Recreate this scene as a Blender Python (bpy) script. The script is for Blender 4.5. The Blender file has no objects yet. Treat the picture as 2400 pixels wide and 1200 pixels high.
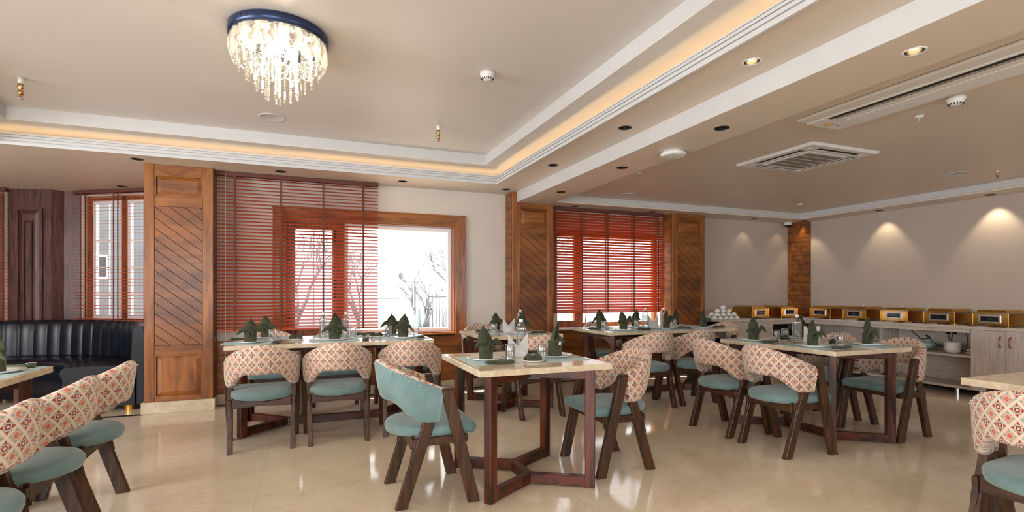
import bpy, bmesh, math, random
from mathutils import Vector, Matrix, geometry
random.seed(7)
S = bpy.context.scene
COL = S.collection
R = math.radians
pi = math.pi

# ---------------------------------------------------------------- camera
cam = bpy.data.cameras.new('camera'); camo = bpy.data.objects.new('camera', cam); COL.objects.link(camo)
cam.sensor_fit = 'HORIZONTAL'; cam.sensor_width = 36; cam.lens = 36 * 1209 / 2400
cam.shift_y = 86 / 2400; cam.clip_start = 0.05; cam.clip_end = 300
camo.location = (0, 0, 1.2); camo.rotation_euler = (pi / 2, 0, -math.atan(479 / 1209))
S.camera = camo
# ---------------------------------------------------------------- exposure, sky, sun, daylight
S.view_settings.view_transform = 'Standard'
S.view_settings.look = 'None'
S.view_settings.exposure = 0.46
S.view_settings.gamma = 1.0
S.view_settings.use_curve_mapping = False
W = bpy.data.worlds.new('overcast_sky'); S.world = W; W.use_nodes = True
bg = W.node_tree.nodes['Background']; bg.inputs[0].default_value = (0.93, 0.965, 1.0, 1); bg.inputs[1].default_value = 3.0

def lamp(name, kind, loc, energy, color=(1, 1, 1), rot=None, aim=None, **kw):
    l = bpy.data.lights.new(name, kind); l.energy = energy; l.color = color
    for k, v in kw.items(): setattr(l, k, v)
    o = bpy.data.objects.new(name, l); COL.objects.link(o); o.location = loc
    if rot: o.rotation_euler = rot
    if aim is not None: o.rotation_euler = Vector(aim).to_track_quat('-Z', 'Y').to_euler()
    return o
lamp('sun', 'SUN', (-5, 12, 9), 16.0, (1, 0.92, 0.78), aim=(.50, -0.30, -1.0), angle=R(0.6))
# daylight entering by the windows behind and left of the camera
DAY = (0.88, 0.94, 1.0)
lamp('daylight_rear_window', 'AREA', (-2.4, -3.3, 1.5), 88, DAY, aim=(0, 1, 0.05), shape='RECTANGLE', size=4.0, size_y=1.6)
lamp('daylight_rear_right_window', 'AREA', (4.2, -3.3, 1.5), 5, DAY, aim=(0, 1, 0.05), shape='RECTANGLE', size=3.0, size_y=1.6)
lamp('daylight_left_window', 'AREA', (-5.8, 1.5, 1.5), 185, DAY, aim=(1, 0, 0.05), shape='RECTANGLE', size=3.6, size_y=1.6)
# daylight of the open window and of the bay, as portals to the sky
for n, loc, aim, sx, sy in (('portal_open_window', (0.75, 6.75, 1.37), (0, -1, 0), 2.1, 1.45),
                            ('portal_blind_window', (4.0, 6.75, 1.4), (0, -1, 0), 1.9, 1.5),
                            ('portal_bay_window', (-1.95, 7.95, 1.65), (-0.53, -0.85, 0), 1.3, 1.7),
                            ('portal_bay_left', (-4.1, 8.5, 1.65), (0, -1, 0), 1.2, 1.7)):
    o = lamp(n, 'AREA', loc, 1, aim=aim, shape='RECTANGLE', size=sx, size_y=sy)
    o.data.cycles.is_portal = True

# ---------------------------------------------------------------- mesh helpers
class MB:
    def __init__(s): s.v = []; s.f = []; s.m = []; s.s = []; s.uv = []
    def add(s, vs, fs, mi=0, sm=False, uv=None):
        b = len(s.v); s.v += [Vector(p) for p in vs]
        for i, f in enumerate(fs):
            s.f.append([b + k for k in f]); s.m.append(mi); s.s.append(sm)
            s.uv.append([uv[k] for k in f] if uv else None)
        return s
    def box(s, x0, x1, y0, y1, z0, z1, mi=0):
        v = [(x, y, z) for z in (z0, z1) for y in (y0, y1) for x in (x0, x1)]
        return s.add(v, [(0, 2, 3, 1), (4, 5, 7, 6), (0, 1, 5, 4), (2, 6, 7, 3), (0, 4, 6, 2), (1, 3, 7, 5)], mi)
    def hexa(s, a, b, mi=0):           # a, b: matching 4-point rings
        return s.add(list(a) + list(b), [(3, 2, 1, 0), (4, 5, 6, 7)] + [(i, (i + 1) % 4, 4 + (i + 1) % 4, 4 + i) for i in range(4)], mi)
    def bar(s, p, q, w, h, mi=0):      # bar between p and q, width w sideways, height h upwards
        p, q = Vector(p), Vector(q); d = (q - p).normalized()
        up = Vector((0, 0, 1)) if abs(d.z) < .95 else Vector((0, 1, 0))
        sd = d.cross(up).normalized() * w / 2; u = sd.cross(d).normalized() * h / 2
        r = [-sd - u, sd - u, sd + u, -sd + u]
        return s.hexa([p + k for k in r], [q + k for k in r], mi)
    def shear(s, p, q, w, d, mi=0, ang=0):     # leg with level ends; w along x, d along y
        c, n = math.cos(ang), math.sin(ang)
        k = [(-w / 2, -d / 2), (w / 2, -d / 2), (w / 2, d / 2), (-w / 2, d / 2)]
        k = [Vector((a * c - b * n, a * n + b * c, 0)) for a, b in k]
        return s.hexa([Vector(p) + o for o in k], [Vector(q) + o for o in k], mi)
    def prism(s, poly, vec, mi=0, sm=False):   # poly: 3d points, vec: extrusion
        n = len(poly); vec = Vector(vec); a = [Vector(p) for p in poly]
        return s.add(a + [p + vec for p in a], [tuple(range(n))[::-1], tuple(range(n, 2 * n))] + [(i, (i + 1) % n, n + (i + 1) % n, n + i) for i in range(n)], mi, sm)
    def lathe(s, prof, seg=20, c=(0, 0, 0), mi=0, sm=True, axis='z', sx=1, sy=1):
        v = []; n = len(prof)
        for k in range(seg):
            a = 2 * pi * k / seg
            for r, z in prof:
                p = (r * math.cos(a) * sx, r * math.sin(a) * sy, z)
                if axis == 'y': p = (p[0], p[2], p[1])
                if axis == 'x': p = (p[2], p[0], p[1])
                v.append((p[0] + c[0], p[1] + c[1], p[2] + c[2]))
        f = []
        for k in range(seg):
            k2 = (k + 1) % seg
            for j in range(n - 1): f.append((k * n + j, k2 * n + j, k2 * n + j + 1, k * n + j + 1))
        return s.add(v, f, mi, sm)
    def cyl(s, c, r, h, seg=16, mi=0, r2=None):
        r2 = r if r2 is None else r2
        return s.lathe([(0.0001, 0), (r, 0), (r, 0), (r2, h), (r2, h), (0.0001, h)], seg, c, mi, False)
    def ball(s, c, r, seg=12, rings=7, mi=0, sz=1, sx=1, sy=1):
        return s.lathe([(max(1e-4, r * math.sin(pi * i / rings)), -r * sz * math.cos(pi * i / rings)) for i in range(rings + 1)], seg, c, mi, True, sx=sx, sy=sy)
    def tube(s, pts, r, seg=6, mi=0, sm=True, rad=None):
        P = [Vector(p) for p in pts]; n = len(P); v = []
        up = Vector((0, 0, 1))
        for i, p in enumerate(P):
            t = (P[min(i + 1, n - 1)] - P[max(i - 1, 0)]).normalized()
            a = t.cross(up)
            if a.length < .05: a = t.cross(Vector((0, 1, 0)))
            a.normalize(); b = t.cross(a).normalized()
            rr = rad[i] if rad else r
            for k in range(seg):
                w = 2 * pi * k / seg; v.append(p + a * (rr * math.cos(w)) + b * (rr * math.sin(w)))
        f = [(i * seg + k, i * seg + (k + 1) % seg, (i + 1) * seg + (k + 1) % seg, (i + 1) * seg + k) for i in range(n - 1) for k in range(seg)]
        f += [tuple(range(seg))[::-1], tuple(range((n - 1) * seg, n * seg))]
        return s.add(v, f, mi, sm)
    def grid(s, nu, nv, fn, mi=0, sm=True, closed=False, uvfn=None):
        v = []; uv = [] if uvfn else None
        for i in range(nu + 1):
            for j in range(nv + 1):
                v.append(fn(i / nu, j / nv))
                if uvfn: uv.append(uvfn(i / nu, j / nv))
        f = [(i * (nv + 1) + j, (i + 1) * (nv + 1) + j, (i + 1) * (nv + 1) + j + 1, i * (nv + 1) + j + 1) for i in range(nu) for j in range(nv)]
        return s.add(v, f, mi, sm, uv)
    def xf(s, M):
        s.v = [M @ p for p in s.v]; return s
    def build(s, name, mats, parent=None, bevel=0, seg=1, solid=0, sub=0, weld=False):
        me = bpy.data.meshes.new(name)
        me.from_pydata([tuple(p) for p in s.v], [], s.f); me.update()
        if not isinstance(mats, (list, tuple)): mats = [mats]
        for m in mats: me.materials.append(m)
        for p, mi, sm in zip(me.polygons, s.m, s.s): p.material_index = mi; p.use_smooth = sm
        if any(s.uv):
            L = me.uv_layers.new(name='UVMap')
            for p, u in zip(me.polygons, s.uv):
                if u:
                    for k, li in enumerate(p.loop_indices): L.data[li].uv = u[k]
        if weld:
            b = bmesh.new(); b.from_mesh(me); bmesh.ops.remove_doubles(b, verts=b.verts, dist=1e-4); b.to_mesh(me); b.free()
        o = bpy.data.objects.new(name, me); COL.objects.link(o)
        if parent: o.parent = parent
        if solid:
            k = o.modifiers.new('solid', 'SOLIDIFY'); k.thickness = solid; k.offset = 0
        if sub:
            k = o.modifiers.new('sub', 'SUBSURF'); k.levels = sub; k.render_levels = sub
        if bevel:
            k = o.modifiers.new('bevel', 'BEVEL'); k.width = bevel; k.segments = seg; k.limit_method = 'ANGLE'; k.angle_limit = R(35)
        return o

def tag(o, label, cat, group=None, kind=None):
    o['label'] = label; o['category'] = cat
    if group: o['group'] = group
    if kind: o['kind'] = kind
    return o
def thing(name, label, cat, loc=(0, 0, 0), rz=0, group=None):
    o = bpy.data.objects.new(name, None); COL.objects.link(o); o.empty_display_size = .1
    o.location = loc; o.rotation_euler = (0, 0, rz)
    return tag(o, label, cat, group)
def dup(root, loc, rz, label, group=None, scale=None):
    def cp(o, par):
        c = o.copy(); COL.objects.link(c); c.parent = par
        for ch in list(o.children): cp(ch, c)
        return c
    r = cp(root, None); r.location = loc; r.rotation_euler = (0, 0, rz); r['label'] = label
    if group: r['group'] = group
    if scale: r.scale = scale
    return r
class Series:      # first use moves the prototype, later uses copy it
    def __init__(s, make): s.make = make; s.p = None
    def put(s, loc, rz, label, group, scale=None):
        if s.p is None:
            s.p = s.make(); o = s.p
            o.location = loc; o.rotation_euler = (0, 0, rz); o['label'] = label; o['group'] = group
            if scale: o.scale = scale
            return o
        o = dup(s.p, loc, rz, label, group, scale)
        if not scale: o.scale = (1, 1, 1)
        return o
def struct(name, mb, m, parent=None, **k):
    o = mb.build(name, m, parent, **k)
    if parent is None: o['kind'] = 'structure'
    return o

# ---------------------------------------------------------------- materials
def lin(r, g, b):
    f = lambda c: (c / 255 / 12.92) if c <= 10 else ((c / 255 + .055) / 1.055) ** 2.4
    return (f(r), f(g), f(b), 1)
class NT:
    def __init__(s, name):
        s.mt = bpy.data.materials.new(name); s.mt.use_nodes = True; s.t = s.mt.node_tree; s.n = s.t.nodes; s.p = s.n['Principled BSDF']
    def new(s, t, **k):
        n = s.n.new(t)
        for a, b in k.items(): setattr(n, a, b)
        return n
    def link(s, a, b): s.t.links.new(a, b)
    def setin(s, sock, v):
        if hasattr(v, 'is_output') or isinstance(v, bpy.types.NodeSocket): s.link(v, sock)
        else: sock.default_value = v
    def m(s, op, a, b=None, c=None):
        n = s.new('ShaderNodeMath', operation=op); s.setin(n.inputs[0], a)
        if b is not None: s.setin(n.inputs[1], b)
        if c is not None: s.setin(n.inputs[2], c)
        return n.outputs[0]
    def mix(s, f, a, b):
        n = s.new('ShaderNodeMix', data_type='RGBA'); s.setin(n.inputs[0], f); s.setin(n.inputs[6], a); s.setin(n.inputs[7], b)
        return n.outputs[2]
    def coord(s, kind='Object', scale=(1, 1, 1), rot=(0, 0, 0)):
        c = s.new('ShaderNodeTexCoord'); mp = s.new('ShaderNodeMapping')
        mp.inputs['Scale'].default_value = scale; mp.inputs['Rotation'].default_value = rot
        s.link(c.outputs[kind], mp.inputs[0]); return mp.outputs[0]
    def noise(s, vec, scale=5, detail=4, rough=.5, dist=0):
        n = s.new('ShaderNodeTexNoise'); s.link(vec, n.inputs['Vector']); n.inputs['Scale'].default_value = scale
        n.inputs['Detail'].default_value = detail; n.inputs['Roughness'].default_value = rough; n.inputs['Distortion'].default_value = dist
        return n.outputs[0]
    def ramp(s, f, stops):
        n = s.new('ShaderNodeValToRGB'); s.link(f, n.inputs[0]); e = n.color_ramp.elements
        while len(e) < len(stops): e.new(.5)
        for k, (p, c) in enumerate(stops): e[k].position = p; e[k].color = c
        return n.outputs[0]
    def bump(s, h, st=.2, dist=.01):
        n = s.new('ShaderNodeBump'); n.inputs['Strength'].default_value = st; n.inputs['Distance'].default_value = dist
        s.link(h, n.inputs['Height']); s.link(n.outputs[0], s.p.inputs['Normal'])
    def fin(s, col=None, rough=.5, metal=0, spec=.5, coat=0, sheen=0):
        p = s.p
        if col is not None: s.setin(p.inputs['Base Color'], col)
        s.setin(p.inputs['Roughness'], rough); p.inputs['Metallic'].default_value = metal
        p.inputs['Specular IOR Level'].default_value = spec
        if coat: p.inputs['Coat Weight'].default_value = coat; p.inputs['Coat Roughness'].default_value = .15
        if sheen: p.inputs['Sheen Weight'].default_value = sheen
        return s.mt
def plain(name, c, rough=.5, metal=0, var=.06, nscale=8, **k):
    q = NT(name); n = q.noise(q.coord(), nscale, 3)
    a = tuple(x * (1 - var) for x in c[:3]) + (1,); b = tuple(min(1, x * (1 + var)) for x in c[:3]) + (1,)
    return q.fin(q.ramp(n, [(.3, a), (.7, b)]), rough, metal, **k)
def wood(name, dark, light, along='z', scale=3.0, rough=.35, coat=.3, stretch=12, contrast=(.36, .62)):
    q = NT(name); sc = {'z': (stretch, stretch, 1), 'x': (1, stretch, stretch), 'y': (stretch, 1, stretch)}[along]
    v = q.coord('Object', sc); a = q.noise(v, scale, 6, .6, .6)
    v2 = q.coord('Object', tuple(min(3.0, k) for k in sc)); b = q.noise(v2, scale * .7, 3, .5, .3)
    c1 = q.ramp(a, [(contrast[0], dark), (contrast[1], light)])
    c2 = q.mix(q.m('MULTIPLY', b, .55), c1, dark)
    q.bump(a, .12, .002)
    return q.fin(c2, rough, 0, .5, coat)
def emit(name, c, st):
    q = NT(name); q.fin(c, .5); q.p.inputs['Emission Color'].default_value = c; q.p.inputs['Emission Strength'].default_value = st
    return q.mt
def clear(name, tint=(1, 1, 1, 1), base=.06, rough=.02, edge=.55):
    q = NT(name); q.n.remove(q.p); out = q.n['Material Output']
    t = q.new('ShaderNodeBsdfTransparent'); t.inputs[0].default_value = tint
    g = q.new('ShaderNodeBsdfGlossy'); g.inputs['Roughness'].default_value = rough
    lw = q.new('ShaderNodeLayerWeight'); lw.inputs[0].default_value = .35
    f = q.m('MULTIPLY_ADD', lw.outputs['Facing'], edge, base)
    mx = q.new('ShaderNodeMixShader'); q.link(f, mx.inputs[0]); q.link(t.outputs[0], mx.inputs[1]); q.link(g.outputs[0], mx.inputs[2])
    q.link(mx.outputs[0], out.inputs[0]); return q.mt
def translucent(name, col, tcol, w=.5, rough=.4, gloss=.05):
    q = NT(name); out = q.n['Material Output']
    q.fin(col, rough)
    t = q.new('ShaderNodeBsdfTranslucent'); t.inputs[0].default_value = tcol
    mx = q.new('ShaderNodeMixShader'); mx.inputs[0].default_value = w
    q.link(q.p.outputs[0], mx.inputs[1]); q.link(t.outputs[0], mx.inputs[2]); q.link(mx.outputs[0], out.inputs[0]); return q.mt

M = {}
M['ceil'] = plain('ceiling_paint', (.68, .655, .63, 1), .42, var=.02, nscale=1.5)
M['ceil2'] = plain('lamp_warmed_ceiling_paint', (.72, .625, .53, 1), .45, var=.02, nscale=1.5)  # ceiling paint with the warm lamp light mixed into its colour
M['fascia'] = plain('fascia_paint', (.62, .62, .625, 1), .5, var=.02)
M['wall'] = plain('wall_paint', (.66, .595, .53, 1), .7, var=.03, nscale=2)
M['wall2'] = plain('dimmed_wall_paint', (.53, .455, .39, 1), .7, var=.03, nscale=2)  # wall paint darkened, the dim light of the right end put into the colour
M['white'] = plain('white_plastic', (.80, .79, .77, 1), .35, var=.02)
M['upvc'] = plain('window_white', (.85, .85, .86, 1), .3, var=.02)
M['pillar'] = wood('honey_wood', lin(104, 56, 17), lin(176, 108, 44), 'z', 1.6, .40, .12, 6)
M['pillar_diag'] = wood('honey_wood_boards', lin(96, 50, 16), lin(160, 95, 38), 'x', 1.6, .40, .12, 3)
M['pillar_h'] = wood('honey_wood_level', lin(104, 56, 17), lin(176, 108, 44), 'x', 1.6, .42, .1, 6)
M['pillar_y'] = wood('honey_wood_side', lin(100, 53, 17), lin(168, 102, 44), 'y', 1.6, .42, .1, 6)
M['frame_v'] = wood('window_frame_wood', lin(110, 55, 20), lin(176, 105, 55), 'z', 3, .35, .3, 10)
M['tablewood'] = wood('table_redwood', lin(34, 10, 4), lin(126, 54, 22), 'z', 2.0, .34, .08, 10, (.40, .62))
M['tablewood_h'] = wood('table_redwood_level', lin(34, 10, 4), lin(114, 47, 20), 'x', 2.0, .34, .08, 6, (.40, .62))
M['chairwood'] = wood('chair_walnut', lin(38, 20, 9), lin(98, 60, 34), 'z', 3, .42, .05, 12)
M['chairwood_h'] = wood('chair_walnut_level', lin(38, 20, 9), lin(92, 56, 32), 'x', 3, .42, .05, 8)
M['bay'] = wood('bay_mahogany', lin(62, 34, 32), lin(112, 72, 66), 'z', 3, .40, .12, 10)
M['lam'] = wood('grey_laminate', lin(184, 172, 162), lin(224, 212, 202), 'z', 4, .5, 0, 14, (.35, .65))
M['lam_h'] = wood('grey_laminate_level', lin(188, 175, 164), lin(228, 216, 204), 'y', 4, .45, 0, 14, (.35, .65))
M['lam_x'] = wood('grey_laminate_cross', lin(188, 175, 164), lin(228, 216, 204), 'x', 4, .45, 0, 14, (.35, .65))
M['black'] = plain('matte_black', (.012, .011, .010, 1), .6)
M['cable'] = plain('black_rubber', (.015, .015, .016, 1), .45)
M['cord'] = plain('blind_cord', lin(96, 50, 38), .7)
M['china'] = plain('white_china', (.84, .82, .78, 1), .12, var=.01)
M['china_blue'] = plain('pale_blue_china', lin(170, 200, 200), .15, var=.02)
M['gold'] = plain('polished_gold', (.62, .35, .085, 1), .15, 1.0, var=.05)
M['steel'] = plain('polished_steel', (.62, .62, .64, 1), .22, 1.0)
M['dark_ref'] = plain('dark_reflector', (.10, .09, .075, 1), .3, 1.0)
M['copper'] = plain('copper_handle', lin(176, 112, 86), .3, .7)
M['brass'] = plain('brass', (.55, .36, .16, 1), .25, 1.0)
M['screen'] = plain('dark_glass_panel', (.012, .012, .014, 1), .06)
M['red'] = plain('red_liquid', (.6, .02, .02, 1), .2)
M['chrome'] = plain('chrome', (.85, .85, .86, 1), .08, 1.0, var=.01)
M['blueplate'] = plain('blue_steel', lin(52, 66, 100), .25, .6)
M['paper'] = translucent('white_paper', (.86, .84, .80, 1), (.8, .78, .74, 1), .25, .8)
M['glass'] = clear('drinking_glass', (.96, .97, .98, 1), .10, .03, .75)
M['pane'] = clear('window_glass', (.97, .985, .98, 1), .02, .0, .25)
M['bottle'] = clear('clear_plastic', (.90, .93, .95, 1), .12, .08, .8)
M['water'] = clear('water', (.92, .95, .97, 1), .05, .02, .3)
M['snow'] = plain('winter_ground', (.13, .128, .125, 1), .9, var=.35, nscale=1.1)
M['led'] = emit('cove_led', (1.0, .70, .38, 1), 5)
M['bulb'] = emit('downlight_bulb', (1.0, .80, .50, 1), 10)
M['chan'] = emit('chandelier_led', (1.0, .86, .66, 1), 20)
M['bark'] = plain('pale_bark', (.135, .135, .145, 1), .9)
M['far_white'] = plain('render_wall', (.20, .205, .21, 1), .8, var=.15, nscale=.8)
M['far_dark'] = plain('far_dark', (.055, .055, .065, 1), .5)
M['post'] = plain('fence_iron', (.11, .118, .135, 1), .6)
M['net'] = translucent('green_net', (.30, .40, .38, 1), (.30, .40, .38, 1), .4, .9)
M['slat'] = translucent('red_wood_slat', lin(204, 98, 58), lin(240, 122, 66), .30, .35)
M['slat_red'] = translucent('crimson_wood_slat', lin(200, 94, 56), lin(240, 116, 60), .34, .35)
M['piping'] = plain('cream_piping', lin(205, 186, 166), .8)

def t_floor():
    q = NT('cream_marble_floor'); v = q.coord()
    a = q.noise(v, .9, 5, .6, .5); b = q.noise(v, 3.1, 8, .65, 1.6); c = q.noise(v, 9, 6, .7, 2.2)
    base = q.ramp(a, [(.3, lin(212, 195, 170)), (.55, lin(229, 215, 193)), (.75, lin(241, 230, 212))])
    vein = q.m('LESS_THAN', q.m('ABSOLUTE', q.m('SUBTRACT', b, .5)), .008)
    vein2 = q.m('LESS_THAN', q.m('ABSOLUTE', q.m('SUBTRACT', c, .47)), .008)
    c1 = q.mix(q.m('MULTIPLY', vein, .22), base, lin(168, 132, 96))
    c1 = q.mix(q.m('MULTIPLY', vein2, .12), c1, lin(178, 146, 110))
    sp = q.new('ShaderNodeSeparateXYZ'); q.link(v, sp.inputs[0])
    g = None
    for k in (0, 1):
        fr = q.m('FRACT', q.m('MULTIPLY', q.m('ADD', sp.outputs[k], 50.3), 1 / 1.22)); e = q.m('LESS_THAN', fr, .003)
        g = e if g is None else q.m('MAXIMUM', g, e)
    c1 = q.mix(q.m('MULTIPLY', g, .35), c1, lin(150, 125, 98))
    return q.fin(c1, q.m('MULTIPLY_ADD', a, .10, .04), 0, .5)
M['floor'] = t_floor()
def t_stone(name, a, b, rough):
    q = NT(name); v = q.coord(); n = q.noise(v, 14, 8, .7, 1.0); k = q.noise(v, 3, 3, .5)
    return q.fin(q.mix(q.m('MULTIPLY', k, .5), q.ramp(n, [(.35, a), (.65, b)]), b), rough, 0, .5)
M['top'] = t_stone('table_marble', lin(188, 166, 136), lin(228, 212, 186), .12)
M['skirt'] = t_stone('skirting_stone', lin(180, 160, 134), lin(214, 198, 172), .25)

def t_fabric():
    q = NT('geometric_fabric'); uv = q.new('ShaderNodeUVMap'); sp = q.new('ShaderNodeSeparateXYZ'); q.link(uv.outputs[0], sp.inputs[0])
    a = 1 / .074; u = q.m('MULTIPLY', sp.outputs[0], a); v = q.m('MULTIPLY', sp.outputs[1], a)
    s = q.m('ADD', u, v); t = q.m('SUBTRACT', u, v); si = q.m('ROUND', s); ti = q.m('ROUND', t)
    ls = q.m('SUBTRACT', s, si); lt = q.m('SUBTRACT', t, ti)
    lu = q.m('MULTIPLY', q.m('ADD', ls, lt), .5); lv = q.m('MULTIPLY', q.m('SUBTRACT', ls, lt), .5)
    au = q.m('ABSOLUTE', lu); av = q.m('ABSOLUTE', lv)
    odd = q.m('GREATER_THAN', q.m('ABSOLUTE', q.m('FRACT', q.m('MULTIPLY', q.m('ADD', q.m('ADD', si, ti), 200), .5))), .25)
    hy = q.m('SQRT', q.m('ADD', q.m('MULTIPLY', lu, lu), q.m('MULTIPLY', lv, lv)))
    mx = q.m('MAXIMUM', q.m('ABSOLUTE', ls), q.m('ABSOLUTE', lt))
    big = q.m('MAXIMUM', au, av); sml = q.m('MINIMUM', au, av)
    lt1 = lambda x, y: q.m('LESS_THAN', x, y)
    gt1 = lambda x, y: q.m('GREATER_THAN', x, y)
    mul = lambda x, y: q.m('MULTIPLY', x, y)
    cream, red, dark, salmon, grey, orange = lin(212, 194, 176), lin(164, 66, 54), lin(96, 44, 48), lin(212, 132, 110), lin(158, 160, 148), lin(214, 150, 112)
    tri = mul(lt1(sml, mul(q.m('SUBTRACT', .40, big), .60)), gt1(big, .205))
    # diagonal corner petals
    dg = mul(mul(lt1(q.m('ABSOLUTE', q.m('SUBTRACT', au, av)), .075), gt1(big, .13)), lt1(big, .215))
    cA = q.mix(dg, cream, grey); cA = q.mix(tri, cA, red); cA = q.mix(lt1(hy, .150), cA, red); cA = q.mix(lt1(hy, .118), cA, dark); cA = q.mix(lt1(hy, .078), cA, cream)
    cB = q.mix(tri, cream, grey); cB = q.mix(dg, cB, orange); cB = q.mix(lt1(q.m('ADD', au, av), .195), cB, salmon); cB = q.mix(lt1(hy, .10), cB, lin(190, 96, 84)); cB = q.mix(lt1(hy, .05), cB, salmon)
    c = q.mix(odd, cA, cB); c = q.mix(gt1(mx, .452), c, lin(226, 208, 188))
    w = q.noise(q.coord('Object'), 420, 2); q.bump(w, .25, .0008)
    return q.fin(c, .85, 0, .25, 0, .3)
M['fabric'] = t_fabric()
def cloth(name, a, b, ns=260, sc=5, rough=.85, sheen=.35):
    q = NT(name); n = q.noise(q.coord(), sc, 5, .6); w = q.noise(q.coord(), ns, 2); q.bump(w, .35, .0008)
    return q.fin(q.ramp(n, [(.3, a), (.7, b)]), rough, 0, .25, 0, sheen)
M['teal'] = cloth('teal_velvet', lin(98, 127, 128), lin(128, 153, 153), 300, 6)
M['napkin'] = cloth('green_napkin', lin(50, 54, 38), lin(78, 80, 58), 500, 9, .9, .2)
M['mat'] = cloth('blue_placemat', lin(172, 198, 203), lin(200, 216, 219), 600, 30, .7, 0)
def t_leather():
    q = NT('navy_leather'); n = q.noise(q.coord(), 7, 4); w = q.noise(q.coord(), 160, 4); q.bump(w, .15, .001)
    return q.fin(q.ramp(n, [(.3, lin(9, 12, 22)), (.7, lin(19, 24, 38))]), .30, 0, .36, 0)
M['leather'] = t_leather()
def t_crystal():
    q = NT('crystal'); out = q.n['Material Output']; q.n.remove(q.p)
    g = q.new('ShaderNodeBsdfGlossy'); g.inputs['Roughness'].default_value = .05
    t = q.new('ShaderNodeBsdfTranslucent'); t.inputs[0].default_value = (.40, .38, .34, 1)
    tr = q.new('ShaderNodeBsdfTransparent')
    a = q.new('ShaderNodeMixShader'); a.inputs[0].default_value = .6; q.link(t.outputs[0], a.inputs[1]); q.link(tr.outputs[0], a.inputs[2])
    b = q.new('ShaderNodeMixShader'); b.inputs[0].default_value = .25; q.link(a.outputs[0], b.inputs[1]); q.link(g.outputs[0], b.inputs[2])
    q.link(b.outputs[0], out.inputs[0]); return q.mt
M['crystal'] = t_crystal()
def t_perf():
    q = NT('perforated_plastic'); v = q.new('ShaderNodeTexVoronoi'); q.link(q.coord(), v.inputs['Vector']); v.inputs['Scale'].default_value = 110; v.inputs['Randomness'].default_value = 0
    d = q.m('LESS_THAN', v.outputs['Distance'], .3)
    return q.fin(q.mix(d, (.80, .79, .78, 1), (.40, .39, .38, 1)), .5)
M['perf'] = t_perf()
# ================================================================ ROOM SHELL
def circ(x, y, r, n=32): return [(x + r * math.cos(2 * pi * k / n), y + r * math.sin(2 * pi * k / n)) for k in range(n)]
def plate(mb, outer, holes, z, t=.02, mi=0):
    rings = [[Vector((x, y, 0)) for x, y in outer]] + [[Vector((x, y, 0)) for x, y in h] for h in holes]
    tris = geometry.tessellate_polygon(rings); flat = [p for r in rings for p in r]
    for zz in (z, z + t): mb.add([(p.x, p.y, zz) for p in flat], [tuple(q) for q in tris], mi)
    for r in rings:
        n = len(r); mb.add([(p.x, p.y, z) for p in r] + [(p.x, p.y, z + t) for p in r], [(i, (i + 1) % n, n + (i + 1) % n, n + i) for i in range(n)], mi)
def rect(x0, x1, y0, y1): return [(x0, y0), (x1, y0), (x1, y1), (x0, y1)]
def ringbox(mb, x0, x1, y0, y1, t, z0, z1, mi=0):   # frame just outside the rectangle x0..y1
    mb.box(x0 - t, x1 + t, y0 - t, y0, z0, z1, mi); mb.box(x0 - t, x1 + t, y1, y1 + t, z0, z1, mi)
    mb.box(x0 - t, x0, y0, y1, z0, z1, mi); mb.box(x1, x1 + t, y0, y1, z0, z1, mi)

m = MB(); m.box(-6.2, 8.0, -3.7, 8.6, -.12, 0); struct('floor', m, M['floor'])
m = MB(); m.box(-3.2, -1.503, 6.02, 6.07, 0, .004); struct('trim_1', m, M['black'])

SOFT = [(-1.52, 5.92), (-2.08, 7.51), (-.264, 5.966), (1.017, 5.975), (2.287, 5.972), (2.29, 4.66), (2.29, 3.40), (2.29, 2.17)]
BEAM = [(2.69, 5.27), (2.69, 4.04), (2.69, 2.81), (2.69, 1.58), (3.31, 6.06), (4.55, 6.07), (6.46, 6.08), (7.43, 4.81), (7.44, 3.56), (7.36, 5.94), (7.44, 2.31), (7.44, 1.06), (2.69, .35), (2.69, -.9)]
TX0, TX1, TY0, TY1 = -2.53, 2.07, 1.0, 5.70
m = MB()
plate(m, [(-5.95, -3.4), (2.475, -3.4), (2.475, 6.3), (-1.5, 6.3), (-1.5, 7.37), (-1.89, 7.60), (-2.686, 8.10), (-2.855, 8.125), (-2.955, 8.05), (-3.43, 8.18), (-4.6, 8.3), (-5.95, 7.6)],
      [rect(TX0, TX1, TY0, TY1)] + [circ(x, y, .0455) for x, y in SOFT], 2.48)
struct('ceiling', m, M['ceil2'])
m = MB(); plate(m, rect(2.475, 7.6, -3.4, 6.3), [rect(2.92, 7.21, -3.0, 5.88)] + [circ(x, y, .0455) for x, y in BEAM], 2.35)
struct('ceiling', m, M['ceil2'])
m = MB(); m.box(2.475, 2.49, -3.4, 6.3, 2.3705, 2.48); m.box(2.471, 2.475, -3.4, 6.07, 2.35, 2.48)
ringbox(m, 2.92, 7.21, -3.0, 5.88, .012, 2.372, 2.449); struct('trim_2', m, M['fascia'])
m = MB(); m.box(2.8, 7.3, -3.1, 6.0, 2.45, 2.47); struct('ceiling', m, M['ceil2'])
m = MB()
ringbox(m, TX0, TX1, TY0, TY1, -.018, 2.468, 2.494); ringbox(m, TX0, TX1, TY0, TY1, -.002, 2.494, 2.506); ringbox(m, TX0, TX1, TY0, TY1, -.016, 2.506, 2.526)
ringbox(m, TX0, TX1, TY0, TY1, -.001, 2.526, 2.536); ringbox(m, TX0, TX1, TY0, TY1, -.014, 2.536, 2.552); ringbox(m, TX0, TX1, TY0, TY1, -.001, 2.552, 2.559); ringbox(m, TX0, TX1, TY0, TY1, -.012, 2.558, 2.568)
struct('trim_3', m, M['fascia'])
m = MB(); ringbox(m, TX0 - .2, TX1 + .2, TY0 - .2, TY1 + .2, .02, 2.50, 2.65)
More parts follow.
